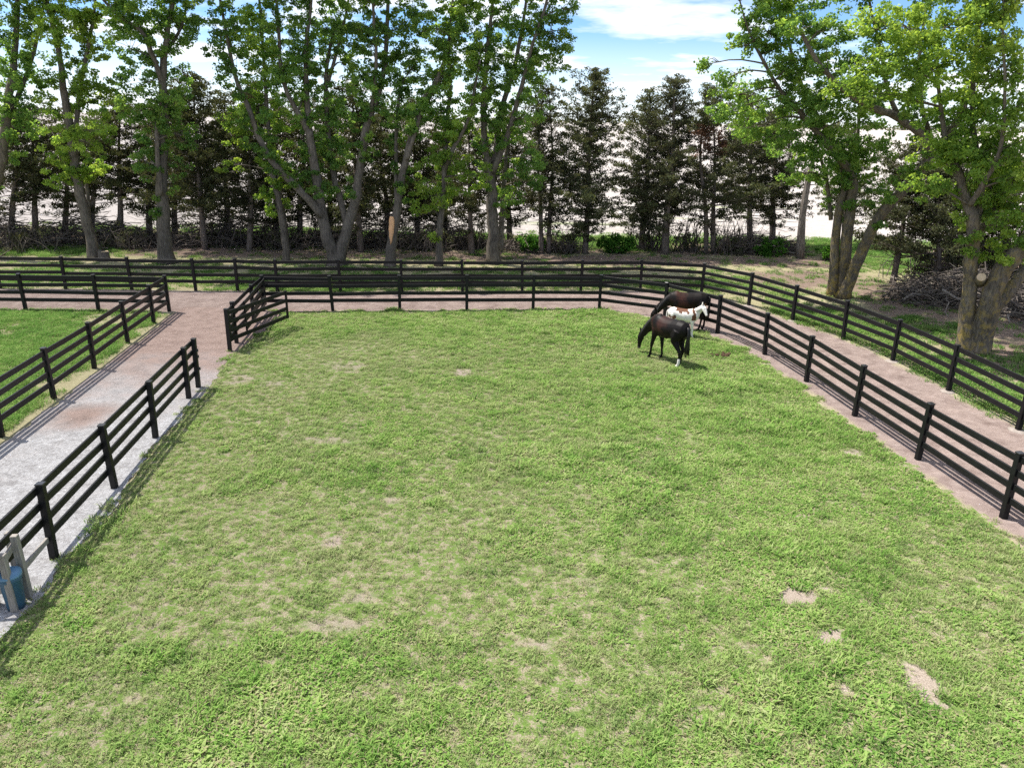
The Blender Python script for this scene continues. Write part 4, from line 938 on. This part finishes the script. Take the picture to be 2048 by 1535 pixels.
# orange wound on the sixth tree (bark torn off)
p0 = atY(783, 487, gnd(780, 532)[1]); p1 = atY(785, 432, gnd(780, 532)[1]); kx = 35 / FPX
m = MB(); n = 8; zs = np.linspace(0, 1, n); Wd = np.array([.02, .055, .085, .11, .12, .125, .125, .085])
P = p0[None] * (1 - zs)[:, None] + p1[None] * zs[:, None]; P[:, 1] -= .215; P[:, 0] += np.array([.0, .01, -.01, .015, -.005, .01, 0, 0])
m.tube(P, Wd, 10, .1, side=(1, 0, 0), R2=np.full(n, .05)); s_ = mobj('bark_wound', m.mesh('bark_wound', True), M['fresh_wood'], t6); s_.location = -Vector(t6.location); s_['label'] = 'fresh orange bare wood where bark is torn off'
# sawn stub on the right tree
q = atY(1962, 556, gnd(1940, 702)[1] - .35); d = np.array([-.42, -.75, .45]); d /= np.linalg.norm(d)
m = MB(); m.tube([q - d * .3, q - d * .1, q + d * .10], [.19, .15, .135], 12, .05); s_ = mobj('branch_stub', m.mesh('branch_stub', True), M['bark_lichen'], t10); s_.location = -Vector(t10.location)
m = MB(); m.tube([q + d * .095, q + d * .112], [.128, .122], 12); s2 = mobj('cut_face', m.mesh('cut_face'), M['cut_wood'], s_)
# stump
g = gnd(209, 521); e = empty('tree_stump', (g[0], g[1], -.01)); tag(e, 'low sawn tree stump behind the left fence', 'stump')
m = MB(); m.tube([(0, 0, -.05), (0, 0, .06), (.01, 0, .2), (.015, 0, .42), (.02, 0, .43)], [.36, .29, .25, .24, .21], 14, .14); mobj('trunk', m.mesh('trunk', True), M['bark'], e)
m = MB(); m.tube([(.02, 0, .425), (.02, 0, .442)], [.215, .205], 14, .06); mobj('cut_face', m.mesh('cut_face'), M['cut_wood'], e)

def cedar(base, top, hw, vcrown, label, seed, mat='cedar', stems=1, dead=None, dens=1.0, name='cedar_tree', tw=13):
    global rng
    rng = np.random.default_rng(500 + seed)
    g = gnd(*base); Y0 = g[1]; k = Y0 / FPX * 1.05
    e = empty(name, (g[0], g[1], -.01)); tag(e, label, 'tree', 'dark evergreen trees behind the leafy row')
    a = g.copy(); b = atY(top[0], top[1], Y0); H = b[2]; zc0 = atY(base[0], vcrown + (5 if base[0] < 330 else 34), Y0)[2]; Rm = hw * k * 1.6
    wood = MB(); w = tw * k / 2
    for s_ in range(stems):
        off = np.array([(s_ - (stems - 1) / 2) * w * 2.2, .1 * s_, 0])
        P = [a + off * 1.0 + np.array([0, 0, -.06]), a * .7 + b * .3 + off * 1.3 + rng.normal(size=3) * .06, a * .4 + b * .6 + off * 1.6 + rng.normal(size=3) * .1, b + off * .6]
        wood.tube(smooth_line(P, 14), np.linspace(1, .12, 14) * w * (1.0 if stems == 1 else .8), 8, .16)
    cen = []; rad = []; hue = []; cend = []; z = zc0 - .6; hof = .08 + .34 * rng.random()
    nb = int((H - zc0 + .6) * 21 * dens)
    for i in range(nb):
        t = (i + rng.random()) / nb; z = zc0 - .6 + (H - zc0 + .6) * t
        prof = (min(1, (t + .08) / .28)) * (1 - t) ** .62 * 1.12 + .06
        az = rng.random() * 6.283; ln = Rm * prof * (.5 + .6 * rng.random()) * (.45 + 1.05 * vnoise(az * 1.1, z * .85, 1.0, seed))
        f = z / H; p = a * (1 - f) + b * f; p[2] = z
        up = .12 + .5 * t + .2 * rng.normal() * .5
        q = p + np.array([math.cos(az) * ln, math.sin(az) * ln, up * ln]); mid = (p + q) / 2 + np.array([0, 0, -.05 * ln])
        wood.tube([p, mid, q], [.022 * (1 - t) + .008, .013, .005], 4, cap=False)
        if t < .10 and rng.random() < .6: continue
        for s_ in np.arange(.25, 1.08, .21 / max(ln, .25)):
            if rng.random() < .22: continue
            c = p + (q - p) * s_ + rng.normal(size=3) * .09
            if dead is not None and math.hypot((topix(c)[0] - dead[0]) / dead[2], (topix(c)[1] - dead[1]) / dead[3]) < 1: cend.append(c); continue
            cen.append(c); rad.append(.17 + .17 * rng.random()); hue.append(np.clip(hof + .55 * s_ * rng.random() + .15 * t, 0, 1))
    for i in range(int(14 * dens)):     # bare dead branches under the crown
        z = .8 + (zc0 - .6) * rng.random(); f = z / H; p = a * (1 - f) + b * f; p[2] = z; az = rng.random() * 6.283; ln = .4 + 1.2 * rng.random()
        q = p + np.array([math.cos(az) * ln, math.sin(az) * ln, (-.1 + .5 * rng.random()) * ln]); wood.tube([p, (p + q) / 2 + rng.normal(size=3) * .07, q], [.016, .011, .004], 4, cap=False)
    me = wood.mesh('trunk', True); me.transform(Matrix.Translation(-Vector(e.location))); mobj('trunk', me, M['cedar_bark'], e)
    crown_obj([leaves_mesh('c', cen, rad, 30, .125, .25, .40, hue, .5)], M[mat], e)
    if cend: 
        o = crown_obj([leaves_mesh('c', cend, [.22] * len(cend), 26, .13, .2, .4)], M['cedar_dead'], e, 'dead_foliage'); o['label'] = 'dead rust-brown foliage'
    return e
for i_, (u_, t_, l_) in enumerate([]): pass
CED = [((182, 480), (190, 235), 60, 420, 'dark cedar behind the gap between the stump tree and the thick straight tree', {'dens': .7}),
 ((300, 478), (296, 215), 56, 425, 'dark cedar just left of the thick straight leafy trunk', {'dens': .7}),
 ((455, 482), (450, 190), 60, 420, 'dark cedar filling the gap between the two bare pale cedar trunks', {'dens': .85}),
 ((552, 480), (552, 205), 56, 420, 'dark cedar behind the slender twin-stemmed tree', {'dens': .85}),
 ((660, 480), (662, 195), 58, 420, 'dark cedar seen through the fork of the big tree', {'dens': .85}),
 ((775, 482), (762, 215), 54, 415, 'dark cedar left of the wounded trunk', {}),
 ((890, 480), (890, 250), 52, 420, 'dark cedar behind the slim bright leafy tree', {}),
((22, 492), (28, 225), 62, 400, 'dark cedar at the far left behind the leaning leafy tree', {}),
 ((72, 487), (58, 215), 58, 380, 'dark cedar with a slanting bare trunk near the left edge', {}),
 ((128, 478), (140, 250), 60, 390, 'dark cedar half hidden behind the tree beside the stump', {}),
 ((240, 482), (240, 200), 62, 370, 'dark cedar between the two left leafy trunks', {}),
 ((410, 498), (385, 150), 66, 385, 'dark cedar with a straight bare trunk right of the thick straight leafy tree', {'dens': 1.25}),
 ((350, 480), (345, 190), 55, 400, 'dark cedar directly behind the thick straight leafy tree', {}),
 ((499, 502), (505, 175), 58, 395, 'dark cedar with a pale bare trunk left of the slender twin-stemmed tree', {'dens': 1.25}),
 ((600, 488), (608, 200), 60, 395, 'dark cedar behind the left stem of the big forked tree', {}),
 ((722, 503), (705, 165), 58, 400, 'dark cedar right of the big forked tree', {}),
 ((835, 487), (822, 205), 56, 385, 'dark cedar with a yellowish top behind the wounded trunk', {}),
 ((943, 508), (938, 262), 56, 410, 'shorter dark cedar between the slim bright tree and the tree by the sky gap', {}),
 ((1020, 490), (1020, 230), 50, 400, 'dark cedar directly behind the tree by the sky gap', {}),
 ((1090, 507), (1092, 172), 56, 395, 'dark cedar with a double trunk left of the tall pointed cedar', {'stems': 2}),
 ((1170, 507), (1190, 142), 64, 420, 'tall pointed dark cedar standing under the open sky', {'dens': 1.3}),
 ((1283, 500), (1300, 180), 46, 425, 'slim dark cedar just right of the bright green bush', {}),
 ((1330, 507), (1348, 160), 62, 415, 'dark cedar with a thick pale trunk right of the bright green bush', {'dens': 1.2, 'tw': 16}),
 ((1420, 507), (1420, 175), 66, 405, 'cedar with twin grey trunks and a rust-brown dead patch', {'stems': 2, 'dead': (1412, 285, 44, 34)}),
 ((1500, 498), (1500, 190), 62, 395, 'dark cedar left of the bare broken trunk', {}),
 ((1545, 492), (1560, 215), 60, 400, 'dark cedar directly behind the bare broken trunk', {}),
 ((1690, 492), (1700, 260), 52, 385, 'dark cedar behind the three lichen-stained stems', {}),
 ((1785, 568), (1835, 290), 66, 470, 'leaning dark cedar between the two right leafy trees', {}),
 ((1876, 578), (1880, 320), 92, 490, 'low spreading dark cedar behind the right edge tree', {'dens': 1.3}),
 ((2010, 580), (2010, 320), 95, 490, 'dense dark cedar at the right edge above the brush pile', {'dens': 1.3})]
for i, (b, t, hw, vc, lab, kw) in enumerate(CED): cedar(b, t, hw, vc, lab, i, **kw)
# bare broken trunk
rng = np.random.default_rng(77)
g = gnd(1600, 516); Y0 = g[1]; e = empty('dead_tree', (g[0], g[1], -.01)); tag(e, 'bare broken grey trunk leaning slightly right in front of the cedars', 'tree')
m = MB(); P = [g + np.array([0, 0, -.05]), atY(1604, 440, Y0), atY(1613, 380, Y0), atY(1622, 335, Y0), atY(1628, 312, Y0)]; m.tube(smooth_line(P, 12), np.linspace(.21, .09, 12), 10, .2)
for i in range(16):
    j = rng.random(); p = P[1] * (1 - j) + P[4] * j; dv = rng.normal(size=3); dv[2] = .2 + .3 * rng.random(); q = p + dv * .6; m.tube([p, (p + q) / 2, q], [.03, .018, .005], 5, cap=False)
me = m.mesh('trunk', True); me.transform(Matrix.Translation(-Vector(e.location))); mobj('trunk', me, M['dead_wood'], e)

# ------------------------------------------------------------------ shrubs and brush
def shrub(u, v, rx, rz, label, mat='shrub', n=60, leaf=.11, seed=0):
    global rng
    rng = np.random.default_rng(900 + seed)
    g = gnd(u, v); e = empty('shrub', (g[0], g[1], -.01)); tag(e, label, 'shrub', 'shrubs in the tree line')
    q = rng.normal(size=(n, 3)); q /= np.linalg.norm(q, axis=1)[:, None]; q *= (rng.random(n) ** .4)[:, None]; c = g + np.array([0, 0, rz * .55]) + q * np.array([rx, rx * .6, rz * .55])
    w = MB()
    for i in range(0, n, 2): w.tube([g + rng.normal(size=3) * np.array([.15, .1, 0]), (g + c[i]) / 2 + rng.normal(size=3) * .1, c[i]], [.016, .011, .004], 4, cap=False)
    if mat == 'cedar':
        for i in range(n):
            a_ = g + rng.normal(size=3) * np.array([rx * .6, rx * .35, 0]); a_[2] = 0; f_ = a_ + np.array([rng.normal() * .45, rng.normal() * .4, rz * (.6 + .9 * rng.random())])
            w.tube([a_, (a_ + f_) / 2 + rng.normal(size=3) * .15, f_], [.022, .016, .006], 4, cap=False)
        c = c[: n // 2] + rng.normal(size=(n // 2, 3)) * np.array([.5, .3, .35]); c[:, 2] = np.maximum(c[:, 2], .1); n = len(c)
    me = w.mesh('stems'); me.transform(Matrix.Translation(-Vector(e.location))); mobj('stems', me, M['brush_wood'], e)
    crown_obj([leaves_mesh('c', c, .14 + .12 * rng.random(n), 26, leaf, .5, .7)], M[mat], e, 'foliage')
SH = [(1232, 506, 1.0, .95, 'bright green bush at the foot of the gap between the cedars', 'shrub', 90), (1300, 500, .7, 1.5, 'dark scrubby shrub behind the slim cedar', 'cedar', 60), (1380, 503, .9, 1.3, 'dark scrubby shrub between the pale trunk and the twin trunks', 'cedar', 70),
 (1060, 505, .8, .9, 'low green shrub left of the double-trunked cedar', 'shrub', 50), (1465, 507, 1.0, 1.3, 'dark shrub right of the twin grey trunks', 'cedar', 80), (1540, 512, .9, .9, 'low dark green shrub left of the bare broken trunk', 'shrub', 40), (845, 500, 1.2, 1.0, 'low dark shrub behind the wounded trunk', 'cedar', 70),
 (560, 498, 1.0, 1.0, 'low dark shrub behind the slender twin-stemmed tree', 'cedar', 60), (250, 497, 1.1, .8, 'low dark shrub in front of the left brush pile', 'cedar', 60), (440, 492, 1.1, 1.3, 'dark scrubby shrub between the two bare cedar trunks', 'cedar', 80), (1660, 520, .8, .7, 'low green shrub left of the lichen-stained stems', 'shrub', 40), (1860, 560, 1.2, 1.2, 'dark bush above the right brush pile', 'cedar', 80), (1940, 556, 1.5, 1.6, 'dark scrubby bush behind the right edge tree', 'cedar', 120), (2035, 575, 1.4, 1.5, 'dark scrubby bush at the right edge of the tree line', 'cedar', 110), (1130, 506, .8, .9, 'dark scrubby shrub left of the tall pointed cedar', 'cedar', 60), (660, 490, 1.3, 1.5, 'dark scrubby shrub behind the fork of the big tree', 'cedar', 80), (960, 498, 1.2, 1.2, 'dark scrubby shrub left of the tree by the sky gap', 'cedar', 70), (30, 502, 1.5, 1.0, 'low dark shrub at the left edge behind the fence', 'cedar', 70)]
for i, (u, v, rx, rz, lab, mt, n) in enumerate(SH): shrub(u, v, rx, rz, lab, mt, n, seed=i, leaf=.12 if mt == 'shrub' else .09)

def brush(c0, c1, w, h, n, label, seed, nb=18, mat='brush_wood'):
    """a long heap of cut branches from c0 to c1 on the ground: many thin twigs as one mass, the biggest branches singly"""
    global rng
    rng = np.random.default_rng(700 + seed)
    e = empty('brush_pile', (c0[0], c0[1], 0)); tag(e, label, 'brush pile', 'brush piles in the tree line')
    o0 = np.array([c0[0], c0[1], 0]); ax = np.array([c1[0] - c0[0], c1[1] - c0[1], 0]); Ln = np.linalg.norm(ax); ax /= Ln; nx = np.array([-ax[1], ax[0], 0])
    def stick(ln, r, big=False):
        t = rng.random() * Ln; hh = h * (.45 + .55 * math.sin(math.pi * np.clip(t / Ln, .05, .95))) * (.6 + .8 * vnoise(t, seed * 3.1, .8))
        p = ax * t + nx * rng.normal() * w * .45; p[2] = hh * rng.random() ** 1.2 * (1 - min(1, abs(p @ nx) / w) * .6) + .03
        a = rng.random() * 6.283; el = rng.normal() * .28; d = np.array([math.cos(a) * math.cos(el), math.sin(a) * math.cos(el), math.sin(el)])
        P = np.array([p + d * ln * s_ + rng.normal(size=3) * ln * .035 + np.array([0, 0, -.12 * ln * (s_ ** 2)]) for s_ in (-.5, -.2, .1, .35, .5)]); P[:, 2] = np.maximum(P[:, 2], .012)
        return P, np.array([1, .85, .65, .4, .15]) * r
    m = MB()
    for i in range(n):
        P, R = stick(.6 + 1.6 * rng.random(), .011 + .019 * rng.random()); m.tube(P, R, 4, cap=False)
    o = mobj('twigs', m.mesh('twigs', True), M[mat], e); o['kind'] = 'stuff'
    for i in range(nb):
        m = MB(); P, R = stick(1.2 + 1.5 * rng.random(), .025 + .025 * rng.random()); m.tube(P, R, 7, .1)
        for j in range(2):
            q = P[2 + j]; dv = rng.normal(size=3) * .35; dv[2] = abs(dv[2]); m.tube([q, q + dv * .6, q + dv], [R[3] * .7, R[3] * .5, .004], 5, cap=False)
        mobj('branch', m.mesh('branch', True), M['dead_wood'], e)
    return e
def gp(u, v): return gnd(u, v)[:2]
brush(gp(60, 486), gp(330, 488), 1.5, 1.5, 950, 'long heap of cut branches behind the stump and left leafy trees', 1)
brush(gp(340, 490), gp(600, 492), 1.3, 1.7, 850, 'heap of cut branches between the bare cedar trunks left of centre', 2)
brush(gp(610, 492), gp(930, 492), 1.4, 1.8, 1000, 'long heap of cut branches behind the big forked tree', 3)
brush(gp(1000, 500), gp(1150, 500), .9, .8, 260, 'low heap of twigs under the double-trunked cedar', 4, 8)
brush(gp(1440, 502), gp(1590, 505), 1.0, 1.3, 450, 'heap of cut branches left of the bare broken trunk', 5, 10)
brush(gp(1790, 588), gp(2120, 640), 1.8, 1.25, 1100, 'big tangled heap of grey cut branches beside the right edge tree', 6, 70)
brush(gp(-60, 492), gp(55, 492), 1.2, 1.9, 420, 'heap of branches at the left edge of the tree line', 7, 8)

# ------------------------------------------------------------------ far tree line on the horizon (reads as one mass)
rng = np.random.default_rng(31)
cen = []
for i in range(900):
    x = -1500 + 3000 * rng.random(); y = 1500 + 120 * rng.random(); hgt = 5 + 6 * fbm(x, 0, .01, 3, 2)
    cen.append((x, y, rng.random() * hgt))
V, F, v = leaves_mesh('far', cen, [9.0] * len(cen), 14, 5.0, .6, .8); V[:, 2] = np.maximum(V[:, 2], 0)
me = mesh_np('far_wood', V, F); fattr(me, 'v', v); o = mobj('far_wood', me, M['cedar']); tag(o, 'thin band of distant trees on the horizon beyond the bare field', 'trees', kind='stuff')
